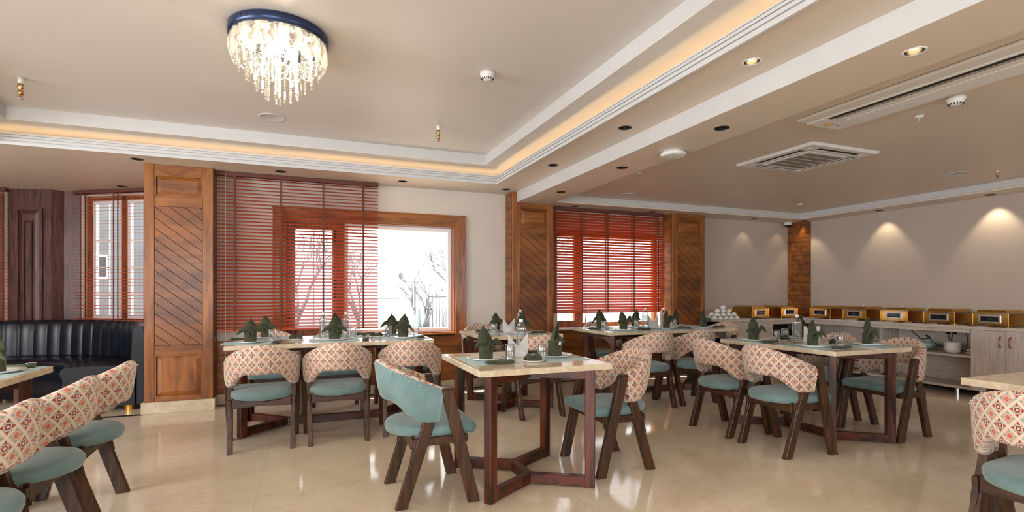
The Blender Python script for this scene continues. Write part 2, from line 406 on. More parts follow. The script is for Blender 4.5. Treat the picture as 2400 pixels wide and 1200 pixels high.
IX0, IX1, IY0, IY1 = -2.31, 1.85, 1.22, 5.48
ringbox(m, IX0, IX1, IY0, IY1, .41, 2.631, 2.637); struct('ceiling', m, M['ceil'])
m = MB(); ringbox(m, IX0, IX1, IY0, IY1, .02, 2.637, 2.76); struct('trim_4', m, M['fascia'])
m = MB(); m.box(IX0 - .1, IX1 + .1, IY0 - .1, IY1 + .1, 2.74, 2.78); struct('ceiling', m, M['ceil'])
m = MB(); m.box(-6.3, 8.0, -3.8, 6.56, 2.92, 3.0); m.box(-6.3, -1.3, 6.56, 8.5, 2.92, 3.0); struct('ceiling', m, M['wall'])
m = MB(); ringbox(m, TX0 - .07, TX1 + .07, TY0 - .07, TY1 + .07, .02, 2.502, 2.512)
tag(m.build('cove_light', M['led']), 'warm white strip light hidden behind the moulding round the raised ceiling tray', 'strip light')

# walls
W1 = (-.225, 1.72, .70, 2.03); W2 = (3.15, 4.85, .72, 2.06)
m = MB(); ZT = 2.92
m.box(-1.5, W1[0], 6.3, 6.55, 0, ZT); m.box(W1[0], W1[1], 6.3, 6.55, 0, W1[2]); m.box(W1[0], W1[1], 6.3, 6.55, W1[3], ZT)
m.box(W1[1], W2[0], 6.3, 6.55, 0, ZT); m.box(W2[0], W2[1], 6.3, 6.55, 0, W2[2]); m.box(W2[0], W2[1], 6.3, 6.55, W2[3], ZT); m.box(W2[1], 5.4, 6.3, 6.55, 0, ZT)
struct('wall_back', m, M['wall'])
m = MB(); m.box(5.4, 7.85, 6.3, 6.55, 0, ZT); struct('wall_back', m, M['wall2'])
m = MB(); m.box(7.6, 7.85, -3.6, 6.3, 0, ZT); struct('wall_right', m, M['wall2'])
m = MB(); m.box(-6.2, -5.95, -3.6, 1.5 - 1.8, 0, ZT); m.box(-6.2, -5.95, 3.3, 7.7, 0, ZT); m.box(-6.2, -5.95, -.3, 3.3, 0, .7); m.box(-6.2, -5.95, -.3, 3.3, 2.3, ZT); struct('wall_left', m, M['wall'])
m = MB(); m.box(-5.95, -3.6, -3.6, -3.4, 0, ZT); m.box(-3.6, .4, -3.6, -3.4, 0, .7); m.box(-3.6, .4, -3.6, -3.4, 2.3, ZT); m.box(.4, 2.7, -3.6, -3.4, 0, ZT)
m.box(2.7, 5.7, -3.6, -3.4, 0, .7); m.box(2.7, 5.7, -3.6, -3.4, 2.3, ZT); m.box(5.7, 7.6, -3.6, -3.4, 0, ZT); struct('wall_front', m, M['wall'])

def seg(p, q):      # frame whose x runs from p to q and whose y points out of the room (to the left of p->q)
    d = Vector((q[0] - p[0], q[1] - p[1], 0)); a = math.atan2(d.y, d.x)
    return Matrix.Translation((p[0], p[1], 0)) @ Matrix.Rotation(a, 4, 'Z'), d.length
A, B, Cc, D, E2 = (-3.43, 8.18), (-2.955, 8.05), (-2.855, 8.125), (-2.686, 8.10), (-1.5, 7.37)
F4 = (-4.6, 8.3)
m = MB()
for p, q in ((B, Cc), (Cc, D)):
    T, L = seg(p, q); m2 = MB().box(0, L, 0, .12, 0, ZT).xf(T); m.add(m2.v, m2.f)
struct('wall_bay', m, M['bay'])
T, L = seg(A, B); m = MB().box(0, L, 0, .12, 0, ZT).xf(T); struct('wall_bay', m, M['bay'])
def raised(mb, x0, x1, z0, z1, y=0, ins=.035, up=.014, mi=0, ring=.014):
    a = [(x0, y, z0), (x1, y, z0), (x1, y, z1), (x0, y, z1)]; b = [(x0 + ins, y - up, z0 + ins), (x1 - ins, y - up, z0 + ins), (x1 - ins, y - up, z1 - ins), (x0 + ins, y - up, z1 - ins)]
    mb.hexa(a, b, mi)
    r = ring
    for q in ((x0 - r, x1 + r, z0 - r, z0), (x0 - r, x1 + r, z1, z1 + r), (x0 - r, x0, z0, z1), (x1, x1 + r, z0, z1)): mb.box(q[0], q[1], y - up - .003, y, q[2], q[3], mi)
m = MB(); raised(m, .13, L - .12, .5, 2.22, 0, .05, .02, ring=.03); raised(m, .215, L - .205, .6, 2.08, -.02, .015, .014, ring=.01); m.xf(T); struct('trim_5', m, M['bay'])
m = MB(); m.box(-1.503, -1.38, 6.3, 7.45, 0, ZT); struct('wall_bay', m, M['pillar_y'])
T3, L3 = seg(D, E2)
m = MB(); m.box(0, .05, 0, .2, 0, ZT); m.box(L3 - .05, L3 + .1, 0, .2, 0, ZT); m.box(.05, L3 - .05, 0, .2, 0, .82); m.box(.05, L3 - .05, 0, .2, 2.42, ZT); m.xf(T3); struct('wall_bay', m, M['wall'])
T4, L4 = seg(F4, A)
m = MB(); m.box(0, .05, 0, .2, 0, ZT); m.box(L4 - .03, L4, 0, .2, 0, ZT); m.box(.05, L4 - .03, 0, .2, 0, .82); m.box(.05, L4 - .03, 0, .2, 2.42, ZT); m.xf(T4); struct('wall_bay', m, M['wall'])
T5, L5 = seg((-5.95, 7.6), F4); m = MB().box(-.2, L5, 0, .2, 0, ZT).xf(T5); struct('wall_bay', m, M['wall'])

# windows
def root_struct(name):
    o = bpy.data.objects.new(name, None); COL.objects.link(o); o['kind'] = 'structure'; return o
w = root_struct('window_1')
m = MB(); m.box(-.36, -.225, 6.265, 6.3, .66, 2.165); m.box(1.72, 1.854, 6.265, 6.3, .66, 2.165); m.box(-.36, -.34, 6.255, 6.265, .66, 2.165); m.box(1.834, 1.854, 6.255, 6.265, .66, 2.165)
m.build('window_casing', M['frame_v'], w, bevel=.004)
m = MB(); m.box(-.225, 1.72, 6.265, 6.3, 2.03, 2.165); m.box(-.225, 1.72, 6.262, 6.3, .66, .70); m.box(-.36, 1.854, 6.255, 6.265, 2.145, 2.165); m.build('window_casing', M['pillar_h'], w, bevel=.004)
m = MB(); m.box(-.225, -.213, 6.3, 6.44, .70, 2.03); m.box(1.708, 1.72, 6.3, 6.44, .70, 2.03); m.box(-.213, 1.708, 6.3, 6.44, 2.018, 2.03); m.box(-.213, 1.708, 6.285, 6.44, .70, .712); m.build('window_jamb', M['frame_v'], w)
m = MB()
for a in ((.40, .45, .712, 2.018), (1.655, 1.708, .712, 2.018), (.45, 1.655, .712, .76), (.45, 1.655, 1.965, 2.018)): m.box(a[0], a[1], 6.40, 6.46, a[2], a[3])
m.build('window_frame', M['upvc'], w, bevel=.006)
m = MB()
for a in ((-.213, -.13, .712, 2.018), (.27, .40, .712, 2.018), (-.13, .27, .712, .80), (-.13, .27, 1.93, 2.018)): m.box(a[0], a[1], 6.38, 6.45, a[2], a[3])
m.box(.33, .337, 6.374, 6.38, .712, 2.018); s_ = m.build('window_sash', M['frame_v'], w, bevel=.004)
m = MB(); m.box(.285, .31, 6.35, 6.38, 1.25, 1.36); m.box(.29, .305, 6.335, 6.35, 1.13, 1.30); m.box(.287, .307, 6.365, 6.38, 1.80, 1.93); m.build('latch', M['black'], s_, bevel=.003)
m = MB(); m.box(.06, .072, 6.41, 6.425, .80, 1.93); m.box(-.13, .27, 6.41, 6.425, 1.50, 1.512); m.build('muntin', M['upvc'], s_)
MB().box(.45, 1.655, 6.428, 6.433, .76, 1.965).build('pane', M['pane'], w); MB().box(-.13, .27, 6.428, 6.433, .80, 1.93).build('pane', M['pane'], s_)
w = root_struct('window_2')
m = MB()
for a in ((3.15, 3.20, .72, 2.06), (3.47, 3.60, .72, 2.06), (4.80, 4.85, .72, 2.06), (3.20, 3.47, .72, .81), (3.60, 4.80, .72, .78), (3.20, 4.80, 1.98, 2.06)): m.box(a[0], a[1], 6.38, 6.45, a[2], a[3])
m.build('window_frame', M['frame_v'], w, bevel=.004)
MB().box(3.20, 3.47, 6.41, 6.415, .81, 1.98).build('pane', M['pane'], w); MB().box(3.60, 4.80, 6.41, 6.415, .78, 1.98).build('pane', M['pane'], w)
m = MB(); m.box(3.0, 4.9, 6.20, 6.38, .695, .715); m.build('window_sill', M['wall'], w, bevel=.004)
for nm, T, L in (('window_3', T3, L3), ('window_4', T4, L4)):
    w = root_struct(nm); mu = .56
    m = MB()
    for a in ((.05, .12), (mu, mu + .075), (L - .12, L - .05)): m.box(a[0], a[1], .06, .12, .82, 2.42)
    m.box(.12, L - .12, .06, .12, .82, .87); m.box(.12, L - .12, .06, .12, 2.37, 2.42); m.xf(T).build('window_frame', M['frame_v'], w)
    m = MB()
    for a, b in ((.12, mu), (mu + .075, L - .12)):
        m.box(a, a + .045, .07, .11, .87, 2.37); m.box(b - .045, b, .07, .11, .87, 2.37); m.box(a + .045, b - .045, .07, .11, .87, .91); m.box(a + .045, b - .045, .07, .11, 2.33, 2.37)
        m.box((a + b) / 2 - .008, (a + b) / 2 + .008, .08, .10, .91, 2.33)
        for z in (1.18, 1.52, 1.86): m.box(a + .045, b - .045, .08, .10, z - .008, z + .008)
    m.xf(T).build('muntin', M['upvc'], w)
    for a, b in ((.165, mu - .045), (mu + .12, L - .165)): MB().box(a, b, .088, .092, .91, 2.33).xf(T).build('pane', M['pane'], w)
    m = MB(); m.box(.05, L - .05, -.02, .07, .80, .82); m.xf(T).build('window_sill', M['wall'], w)

# wainscot, skirting
m = MB()
for x0, x1 in ((-.905, 2.41), (2.99, 4.90)):
    z = .112
    for h in (.10, .15, .16, .145): m.box(x0, x1, 6.272, 6.3, z + .003, z + h); z += h + .002
    m.box(x0, x1, 6.262, 6.3, .667, .682)
struct('trim_6', m, M['pillar_h'], bevel=.003)
m = MB(); m.box(-.905, 2.41, 6.262, 6.3, 0, .112); m.box(2.99, 4.90, 6.262, 6.3, 0, .112); struct('baseboard_back', m, M['skirt'], bevel=.003)
m = MB(); m.box(-.9, 4.9, 6.19, 6.26, 0, .003); struct('trim_7', m, M['black'])

# ---------------------------------------------------------------- wood panelled pillars
def clip(poly, nx, nz, c, keep=1):    # keep nx*x+nz*z <= c (keep=1) or >= c
    out = []; f = lambda p: keep * (nx * p[0] + nz * p[1] - c)
    for i in range(len(poly)):
        a, b = poly[i], poly[(i + 1) % len(poly)]; fa, fb = f(a), f(b)
        if fa <= 0: out.append(a)
        if fa * fb < 0: t = fa / (fa - fb); out.append((a[0] + t * (b[0] - a[0]), a[1] + t * (b[1] - a[1])))
    return out
def diagonal(mb, x0, x1, z0, z1, y, step=.083, gap=.0028, th=.008, slope=.80):
    n = Vector((slope, 1)).normalized(); base = [(x0, z0), (x1, z0), (x1, z1), (x0, z1)]
    lo = min(n.x * a + n.y * b for a, b in base); hi = max(n.x * a + n.y * b for a, b in base); c = lo
    while c < hi:
        p = clip(clip(base, n.x, n.y, c + gap, -1), n.x, n.y, c + step - gap, 1)
        if len(p) > 2: mb.prism([(a, y, b) for a, b in p], (0, th, 0))
        c += step
def pillar(label, x0, x1, zt, tp, dg, bp, step, leftside, rightside, notch=None):
    t = thing('pillar', label, 'pillar', (x0, 6.07, 0)); w = x1 - x0; ml, mr = step
    top = zt
    m = MB(); m.box(.004, w - .004, .022, .229, 0.1, zt - .001); m.build('pillar_core', M['pillar_y'], t)
    m = MB()
    if notch: m.box(0, notch, 0, .022, .114, zt); m.box(notch, ml, 0, .022, .114, 2.349); top = 2.349; m.box(notch, w - .004, .022, .2, .2, .3)
    else: m.box(0, ml, 0, .022, .114, zt - .001)
    m.box(w - mr, w, 0, .022, .114, top - .001); m.build('stile', M['pillar'], t, bevel=.003)
    m = MB()
    for a, b in ((.114, bp[0]), (bp[1], dg[0]), (dg[1], tp[0]), (tp[1], top - .001)): m.box(ml, w - mr, .001, .022, a, b)
    m.build('rail', M['pillar_h'], t, bevel=.003)
    m = MB(); raised(m, ml + .014, w - mr - .014, tp[0] + .014, tp[1] - .014, .02, .035, .014); m.build('raised_panel', M['pillar_h'], t)
    m = MB(); raised(m, ml + .014, w - mr - .014, bp[0] + .014, bp[1] - .014, .02, .045, .014); m.build('raised_panel', M['pillar'], t)
    m = MB(); m.box(ml, w - mr, .016, .022, dg[0], dg[1]); m.build('panel_backing', M['black'], t)
    m = MB(); diagonal(m, ml + .002, w - mr - .002, dg[0] + .002, dg[1] - .002, .006); m.build('diagonal_boards', M['pillar_diag'], t)
    m = MB(); m.box(-.02, w + .02, -.025, .229, 0, .114); m.build('plinth', M['skirt'], t, bevel=.003)
    m = MB(); z = .12
    while z < zt - .02:
        h = min(.076, zt - z - .002)
        if leftside: m.box(-.004, .004, .024, .229, z, z + h)
        if rightside: m.box(w - .004, w + .004, .024, .229, z, min(z + h, top - .002))
        z += .080
    if m.f: m.build('side_boards', M['pillar_y'], t)
    return t
pillar('broad honey wood pillar with diagonal boards between the leather booth and the long blind', -1.503, -.905, 2.48, (2.165, 2.38), (.672, 2.062), (.150, .575), (.087, .092), False, True)
pillar('honey wood pillar with diagonal boards left of the crimson blind', 2.41, 2.99, 2.478, (2.055, 2.285), (.672, 1.955), (.15, .575), (.115, .085), True, True, notch=.06)
pillar('honey wood pillar with diagonal boards right of the crimson blind', 4.90, 5.487, 2.35, (2.055, 2.26), (.672, 1.945), (.15, .575), (.09, .07), True, True)
t = thing('pillar', 'narrow corner pillar clad in level red-brown boards behind the buffet', 'pillar', (7.43, 6.0, 0))
MB().box(.006, .168, .006, .298, 0, 2.349).build('pillar_core', M['black'], t)
m = MB(); z = .005
while z < 2.34:
    m.box(0, .169, 0, .008, z, min(z + .068, 2.348)); m.box(0, .008, .008, .298, z, min(z + .068, 2.348)); z += .072
m.build('side_boards', M['pillar_h'], t)

# ---------------------------------------------------------------- blinds
def blind(name, label, T, x0, x1, z0, z1, pitch, tilt, mat, tapes, depth=.05, cords=True, solid=.0022):
    t = thing(name, label, 'blind'); t.matrix_world = T
    m = MB(); n = int((z1 - z0 - .05) / pitch); c, s = math.cos(tilt) * depth / 2, math.sin(tilt) * depth / 2
    for k in range(n):
        z = z0 + .035 + k * pitch; th = solid
        m.hexa([(x0, -c, z + s), (x0, c, z - s), (x0, c, z - s + th), (x0, -c, z + s + th)], [(x1, -c, z + s), (x1, c, z - s), (x1, c, z - s + th), (x1, -c, z + s + th)])
    m.build('slats', mat, t)
    MB().box(x0, x1, -.028, .028, z0, z0 + .018).build('bottom_rail', mat, t, bevel=.003)
    MB().box(x0, x1, -.03, .03, z1 - .04, z1).build('headrail', M['cord'], t, bevel=.003)
    for a in tapes:
        m = MB(); m.box(a - .009, a + .009, -depth / 2 - .005, -depth / 2 - .003, z0, z1 - .04); m.box(a - .009, a + .009, depth / 2 + .003, depth / 2 + .005, z0, z1 - .04); m.build('ladder_tape', M['cord'], t)
    return t
I = Matrix.Translation
b = blind('venetian_blind', 'long open red-brown wooden blind beside the booth pillar', I((0, 6.185, 0)), -.885, .765, .79, 2.475, .0378, R(-23), M['slat'], (-.72, -.27, .165, .60))
m = MB(); m.tube([(-.84, -.05, 2.45), (-.842, -.05, 1.4), (-.84, -.05, .25)], .0018, 5); m.tube([(-.80, -.05, 2.45), (-.802, -.05, 1.4), (-.80, -.05, .28)], .0018, 5); m.build('pull_cord', M['piping'], b)
b = blind('venetian_blind', 'nearly closed crimson wooden blind between the two far pillars', I((0, 6.185, 0)), 3.05, 4.82, .925, 2.345, .0375, R(-37), M['slat_red'], (3.06, 3.47, 3.87, 4.30, 4.72))
m = MB(); m.tube([(3.50, -.06, 2.3), (3.50, -.06, 1.2), (3.50, -.06, .86)], .002, 5); m.cyl((3.50, -.06, .72), .007, .14, 8); m.build('pull_cord', M['cord'], b)
blind('venetian_blind', 'open thin-slatted wooden blind over the booth beside the pillar', T3 @ I((0, -.06, 0)), .0, 1.30, .845, 2.475, .0405, R(-7), M['slat'], (.12, .60, 1.04))
blind('venetian_blind', 'open wooden blind at the far left edge of the picture', T4 @ I((0, -.06, 0)), .05, L4 + .02, .845, 2.475, .0405, R(-7), M['slat'], (.12, .60, L4 - .03))

# ---------------------------------------------------------------- recessed downlights
def make_down(lit):
    def f():
        t = thing('recessed_downlight', '', 'downlight')
        MB().lathe([(.040, .0), (.046, -.0035), (.052, -.002), (.0525, 0)], 24).build('trim_ring', M['white'] if lit else M['black'], t)
        MB().lathe([(.040, -.001), (.0395, .03), (.030, .065), (.0001, .067)], 24).build('reflector', M['dark_ref'] if lit else M['black'], t)
        MB().lathe([(.0001, .016), (.018, .016), (.024, .022), (.026, .060)], 16).build('bulb', M['bulb'] if lit else M['screen'], t)
        return t
    return f
on, off = Series(make_down(True)), Series(make_down(False))
G = 'recessed downlights in the ceiling'
DL = [(off, 0, 2.48, 'dark downlight nearest the top left corner of the booth-side pillar'), (off, 1, 2.48, 'dark downlight above the leather booth near its window'),
      (off, 2, 2.48, 'dark downlight above the left part of the long blind'), (off, 3, 2.48, 'dark downlight above the bare wall beside the open window'),
      (off, 4, 2.48, 'dark downlight at the head of the pillar left of the crimson blind'), (off, 5, 2.48, 'dark downlight in the strip beside the lit tray, farthest of three there'),
      (off, 6, 2.48, 'dark downlight in the strip beside the lit tray, middle of three there'), (on, 7, 2.48, 'lit downlight with bright bulb in the strip beside the lit tray'),
      (off, 8, 2.35, 'dark downlight on the dropped beam nearest the pillar'), (off, 9, 2.35, 'dark downlight on the dropped beam left of the round vent'),
      (off, 10, 2.35, 'downlight on the dropped beam left of the square air conditioner'), (on, 11, 2.35, 'large lit downlight above the long air conditioner'),
      (off, 12, 2.35, 'dark downlight above the left half of the crimson blind'), (off, 13, 2.35, 'dark downlight above the right half of the crimson blind'),
      (off, 14, 2.35, 'dark downlight above the bowls at the left end of the buffet'), (off, 15, 2.35, 'dark downlight over the buffet wall right of the corner pillar'),
      (off, 16, 2.35, 'dark downlight over the buffet wall nearest the right edge'), (off, 17, 2.35, 'dark downlight at the head of the narrow corner pillar'),
      (on, 18, 2.35, 'added lit downlight over the buffet wall just beyond the right edge'), (on, 19, 2.35, 'added lit downlight over the buffet wall far beyond the right edge'),
      (on, 20, 2.35, 'added lit downlight on the dropped beam beyond the top edge'), (on, 21, 2.35, 'added lit downlight on the dropped beam farthest beyond the top edge')]  # the last four are unseen fittings, added to warm the right side
for s_, i, z, lb in DL:
    x, y = (SOFT + BEAM)[i]; s_.put((x, y, z), 0, lb, G)
def washer(n, x, y, e, aim=(0, 0, -1), size=78):
    lamp(n, 'SPOT', (x, y, 2.352), e, (1, .80, .56), aim=aim, spot_size=R(size), spot_blend=.55, shadow_soft_size=.02)
washer('downlight_lamp', 7.44, 3.56, 13, (.15, 0, -1)); washer('downlight_lamp', 7.43, 4.81, 9, (.15, 0, -1)); washer('downlight_lamp', 6.46, 6.14, 6, (0, .12, -1))
washer('downlight_lamp', 7.36, 5.94, 7, (.1, .05, -1)); washer('downlight_lamp', 2.69, 1.58, 7); washer('downlight_lamp', 7.44, 2.31, 12, (.1, 0, -1)); washer('downlight_lamp', 7.44, 1.06, 12, (.1, 0, -1)); washer('downlight_lamp', 2.69, .35, 16, size=110); washer('downlight_lamp', 2.69, -.9, 16, size=110); washer('downlight_lamp', 7.2, 6.15, 4, (0, .1, -1))  # lamps beyond the frame edges are added to warm the right side
lamp('downlight_lamp', 'SPOT', (2.29, 2.17, 2.482), 5, (1, .80, .56), aim=(0, 0, -1), spot_size=R(80), spot_blend=.5, shadow_soft_size=.02)
# ================================================================ CEILING FITTINGS
t = thing('ceiling_chandelier', 'round crystal chandelier glowing on the raised ceiling', 'chandelier', (-.155, 3.36, 2.739), 0, None)
m = MB(); m.lathe([(.0001, 0), (.270, 0), (.276, -.006), (.276, -.045), (.266, -.052), (.0001, -.052)], 56); 
pl = m.build('ceiling_plate', M['blueplate'], t)
m = MB()
for k in range(6):
    a = R(228 + k * 2.4); c, s = math.cos(a), math.sin(a); m.bar((c * .2765, s * .2765, -.036), (c * .2765, s * .2765, -.014), .004, .002)
m.build('vent_slots', M['black'], pl)
for k in range(10):
    a = 2 * pi * k / 10; MB().cyl((.20 * math.cos(a), .20 * math.sin(a), -.064), .022, .012, 12).build('led_module', M['chan'], pl)
fl = None
for k in range(16):     # glass flower discs round the rim
    a = 2 * pi * k / 16 + .1
    def petal(u, v, k=k):
        th = 2 * pi * u; r = v * (.072 + .006 * math.cos(9 * th)); return (r * math.cos(th), -.010 * math.cos(pi * v * .9) + .004 * math.cos(9 * th) * v, r * math.sin(th))
    if fl is None:
        fl = MB().grid(36, 4, petal).build('glass_flower', M['crystal'], t, solid=.003); me = fl.data; o = fl
    else: o = fl.copy(); COL.objects.link(o)
    o.location = (.264 * math.cos(a), .264 * math.sin(a), -.112 - .006 * (k % 2)); o.rotation_euler = (0, 0, a + pi / 2)
def strand(L, beads):
    m = MB(); z = 0
    if beads:
        while z > -L + .05: m.lathe([(.0005, z), (.0078, z - .006), (.0005, z - .012)], 6, sm=False); z -= .013
    m.lathe([(.0005, z), (.0075, z - .006), (.0075, z - .05), (.0005, z - .058)], 6, sm=False); z -= .060
    m.lathe([(.0005, z), (.008, z - .008), (.0005, z - .020)], 8, sm=False); return m
cache = {}
for r, n, zb in ((.248, 24, -.19), (.215, 20, -.23), (.178, 17, -.27), (.140, 14, -.31), (.100, 11, -.345), (.060, 8, -.38), (.02, 3, -.41)):
    for k in range(n):
        a = 2 * pi * (k + .3 * (n % 2)) / n; L = -zb - .058 - .02 * (k % 2); key = round(L, 3)
        if key not in cache: cache[key] = o = strand(L, (k + n) % 3 != 0).build('crystal_strand', M['crystal'], t)
        else: o = cache[key].copy(); COL.objects.link(o)
        o.location = (r * math.cos(a), r * math.sin(a), -.056)
lamp('chandelier_lamp', 'POINT', (-.155, 3.36, 2.61), 24, (1, .80, .55), shadow_soft_size=.07)
lamp('chandelier_lamp', 'POINT', (-.155, 3.36, 2.46), 7, (1, .82, .58), shadow_soft_size=.05)

def smoke(): 
    t = thing('smoke_detector', '', 'smoke detector')
    MB().lathe([(.0001, 0), (.052, 0), (.052, -.018), (.048, -.024)], 28).build('base', M['white'], t)
    h = MB().lathe([(.046, -.022), (.043, -.040), (.030, -.052), (.0001, -.054)], 28).build('sensor_head', M['white'], t)
    m = MB()
    for k in range(16):
        a = 2 * pi * k / 16; c, s = math.cos(a), math.sin(a); m.bar((c * .0438, s * .0438, -.042), (c * .034, s * .034, -.0515), .005, .003)
    m.build('vent_slots', M['black'], h); return t
sm = Series(smoke)
sm.put((1.17, 3.42, 2.739), .3, 'white smoke detector on the raised ceiling right of the chandelier', 'smoke detectors')
sm.put((3.85, 2.02, 2.449), .3, 'cream smoke detector beside the long air conditioner', 'smoke detectors')
def sprink():
    t = thing('fire_sprinkler', '', 'sprinkler')
    MB().lathe([(.0001, 0), (.017, 0), (.017, -.04), (.014, -.042)], 16).build('collar', M['white'], t)
    MB().lathe([(.013, -.04), (.018, -.044), (.018, -.075), (.013, -.08), (.013, -.095), (.017, -.10), (.017, -.118), (.006, -.122)], 14).build('body', M['brass'], t)
    MB().lathe([(.0001, -.12), (.004, -.122), (.004, -.142), (.0001, -.144)], 8).build('glass_bulb', M['red'], t)
    m = MB(); m.tube([(-.012, 0, -.12), (-.013, 0, -.135), (0, 0, -.148)], .002, 5); m.tube([(.012, 0, -.12), (.013, 0, -.135), (0, 0, -.148)], .002, 5); m.lathe([(.0001, -.148), (.016, -.149), (.017, -.152), (.0001, -.151)], 14); m.build('deflector', M['steel'], t)
    return t
sp = Series(sprink); G = 'ceiling sprinklers'
sp.put((-1.91, 4.73, 2.739), 0, 'brass sprinkler hanging from the raised ceiling near the left edge', G)
sp.put((1.12, 4.67, 2.739), 0, 'slim sprinkler hanging from the raised ceiling right of centre', G)
o = sp.put((6.57, 3.08, 2.449), 0, 'small sprinkler under the ceiling over the right end of the buffet', G); o.scale = (.8, .8, .5)
def nozzle():
    t = thing('sprinkler_nozzle', '', 'sprinkler'); MB().lathe([(.0001, 0), (.028, 0), (.026, -.010), (.012, -.014)], 16).build('rosette', M['white'], t)
    MB().lathe([(.011, -.012), (.010, -.03), (.014, -.032), (.0001, -.034)], 10).build('nozzle_tip', M['steel'], t); return t
nz = Series(nozzle); G = 'small ceiling nozzles'
nz.put((4.02, 2.33, 2.449), 0, 'tiny nozzle between the long air conditioner and the smoke detector', G)
nz.put((3.21, 4.51, 2.449), 0, 'tiny dark nozzle beside the dropped beam below the round vent', G)
nz.put((6.45, 5.26, 2.449), 0, 'round white nozzle near the far right corner of the ceiling', G, scale=(1.5, 1.5, 1.2))
def spk():
    t = thing('ceiling_speaker', '', 'speaker'); MB().lathe([(.0001, -.004), (.095, -.004), (.098, -.006), (.105, -.006), (.11, -.001), (.11, 0)], 36).build('grille', M['fascia'], t)
    MB().cyl((0, 0, -.006), .006, .002, 8).build('badge', M['black'], t); return t
sk = Series(spk); G = 'flush ceiling speakers'
sk.put((-.29, 4.98, 2.739), 0, 'flush round speaker below the chandelier on the raised ceiling', G)
sk.put((6.33, 3.32, 2.449), 0, 'flush round speaker in the ceiling near the buffet wall', G)
sk.put((3.8, 5.59, 2.449), 0, 'flush round speaker in the ceiling above the crimson blind', G)
t = thing('round_vent', 'round white vent with ribbed face on the dropped beam', 'vent', (2.765, 3.42, 2.349), .4)
MB().lathe([(.0001, 0), (.085, 0), (.085, -.012), (.10, -.016), (.10, -.030), (.094, -.036), (.0001, -.036)], 36).build('vent_body', M['white'], t)
m = MB()
for k in range(7): a = -.06 + .02 * k; h = math.sqrt(.088 ** 2 - a * a); m.box(-h, h, a - .004, a + .004, -.040, -.035)
m.build('vent_ribs', M['white'], t)
t = thing('cassette_air_conditioner', 'square white four-way air conditioner set in the ceiling', 'air conditioner', (4.29, 3.455, 2.449))
m = MB(); m.hexa([(-.42, -.42, 0), (.42, -.42, 0), (.42, .42, 0), (-.42, .42, 0)], [(-.40, -.40, -.022), (.40, -.40, -.022), (.40, .40, -.022), (-.40, .40, -.022)]); m.build('fascia_panel', M['white'], t, bevel=.003)
m = MB(); m.box(-.25, .25, -.25, .25, -.030, -.022); g = m.build('return_grille', M['white'], t, bevel=.003)
m = MB()
for i in range(5):
    for j in range(16): m.box(-.215 + j * .027, -.215 + j * .027 + .018, -.215 + i * .088, -.215 + i * .088 + .070, -.0312, -.0295)
m.build('grille_slots', plain('grille_shadow', (.16, .13, .11, 1), .7), g)
for k in range(4):
    a = k * pi / 2; Rm = Matrix.Rotation(a, 4, 'Z')
    MB().box(-.24, .24, -.345, -.285, -.0232, -.0215).xf(Rm).build('air_outlet', M['black'], t)
    MB().box(-.235, .235, -.318, -.288, -.030, -.025).xf(Rm @ Matrix.Rotation(0, 4, 'X')).build('louvre', M['white'], t, bevel=.003)
for sx in (-1, 1):
    for sy in (-1, 1): MB().cyl((sx * .31, sy * .31, -.0265), .018, .004, 12).build('corner_cap', M['white'], t)
t = thing('linear_air_conditioner', 'long white slot air conditioner with perforated grille and small logo', 'air conditioner', (3.27, 2.70, 2.449))
m = MB(); m.box(.0, .10, -1.62, 0, -.022, 0); m.box(.10, .435, -1.62, 0, -.030, 0); m.build('fascia_panel', M['white'], t, bevel=.008, seg=2)
MB().box(.115, .150, -1.44, -.16, -.0315, -.0295).build('air_outlet', M['black'], t)
MB().box(.157, .172, -1.44, -.18, -.0345, -.030).build('louvre', M['steel'], t, bevel=.002)
MB().box(.255, .40, -1.52, -.20, -.0325, -.0295).build('return_grille', M['perf'], t)
m = MB(); m.tube([(.235 + .022 * math.cos(a) * 1.0, -.075 + .03 * math.sin(a), -.0318) for a in [R(20 + 30 * k) for k in range(11)]], .004, 5); m.build('logo', plain('logo_yellow', lin(205, 160, 40), .4), t)
m = MB()
for k in range(5): m.box(.284 + k * .010, .290 + k * .010, -.088, -.074 - .004 * (k % 2), -.0312, -.0305)
m.build('logo', plain('logo_blue', lin(40, 70, 150), .4), t)
t = thing('security_camera', 'small white dome security camera beside the corner pillar', 'camera', (7.30, 6.18, 2.349))
MB().lathe([(.0001, 0), (.062, 0), (.062, -.035), (.056, -.045)], 24).build('housing', M['white'], t); MB().lathe([(.052, -.043), (.046, -.066), (.028, -.082), (.0001, -.088)], 20).build('dome', M['screen'], t)

# ================================================================ BOOTH
t = thing('booth_sofa', 'curved dark navy leather booth with channel-stitched back', 'booth', (-3.1, 6.3, 0))
def ell(rx, ry, a): return (rx * math.cos(a), ry * math.sin(a))
def sweep(mb, prof, a0, a1, n, flute=0, nf=30, caps=True):     # prof: (inset from outer ellipse 1.55, z, flute weight)
    def fn(u, v, prof=prof):
        a = a0 + (a1 - a0) * u; k = v * (len(prof) - 1); i = min(int(round(k)), len(prof) - 1); d, z, w = prof[i]
        f = flute * w * (abs(math.sin(u * nf * pi)) ** .45 - .6)
        rx = 1.56 - d - f; x, y = ell(rx, rx - .04, a); return (x, y, z + (f * .5 if w else 0))
    mb.grid(n, len(prof) - 1, fn, 0, True)
    if caps:
        for u in (0, 1): mb.add([fn(u, j / (len(prof) - 1)) for j in range(len(prof))], [tuple(range(len(prof)))], 0, False)
A0, A1 = 0.0, R(182)
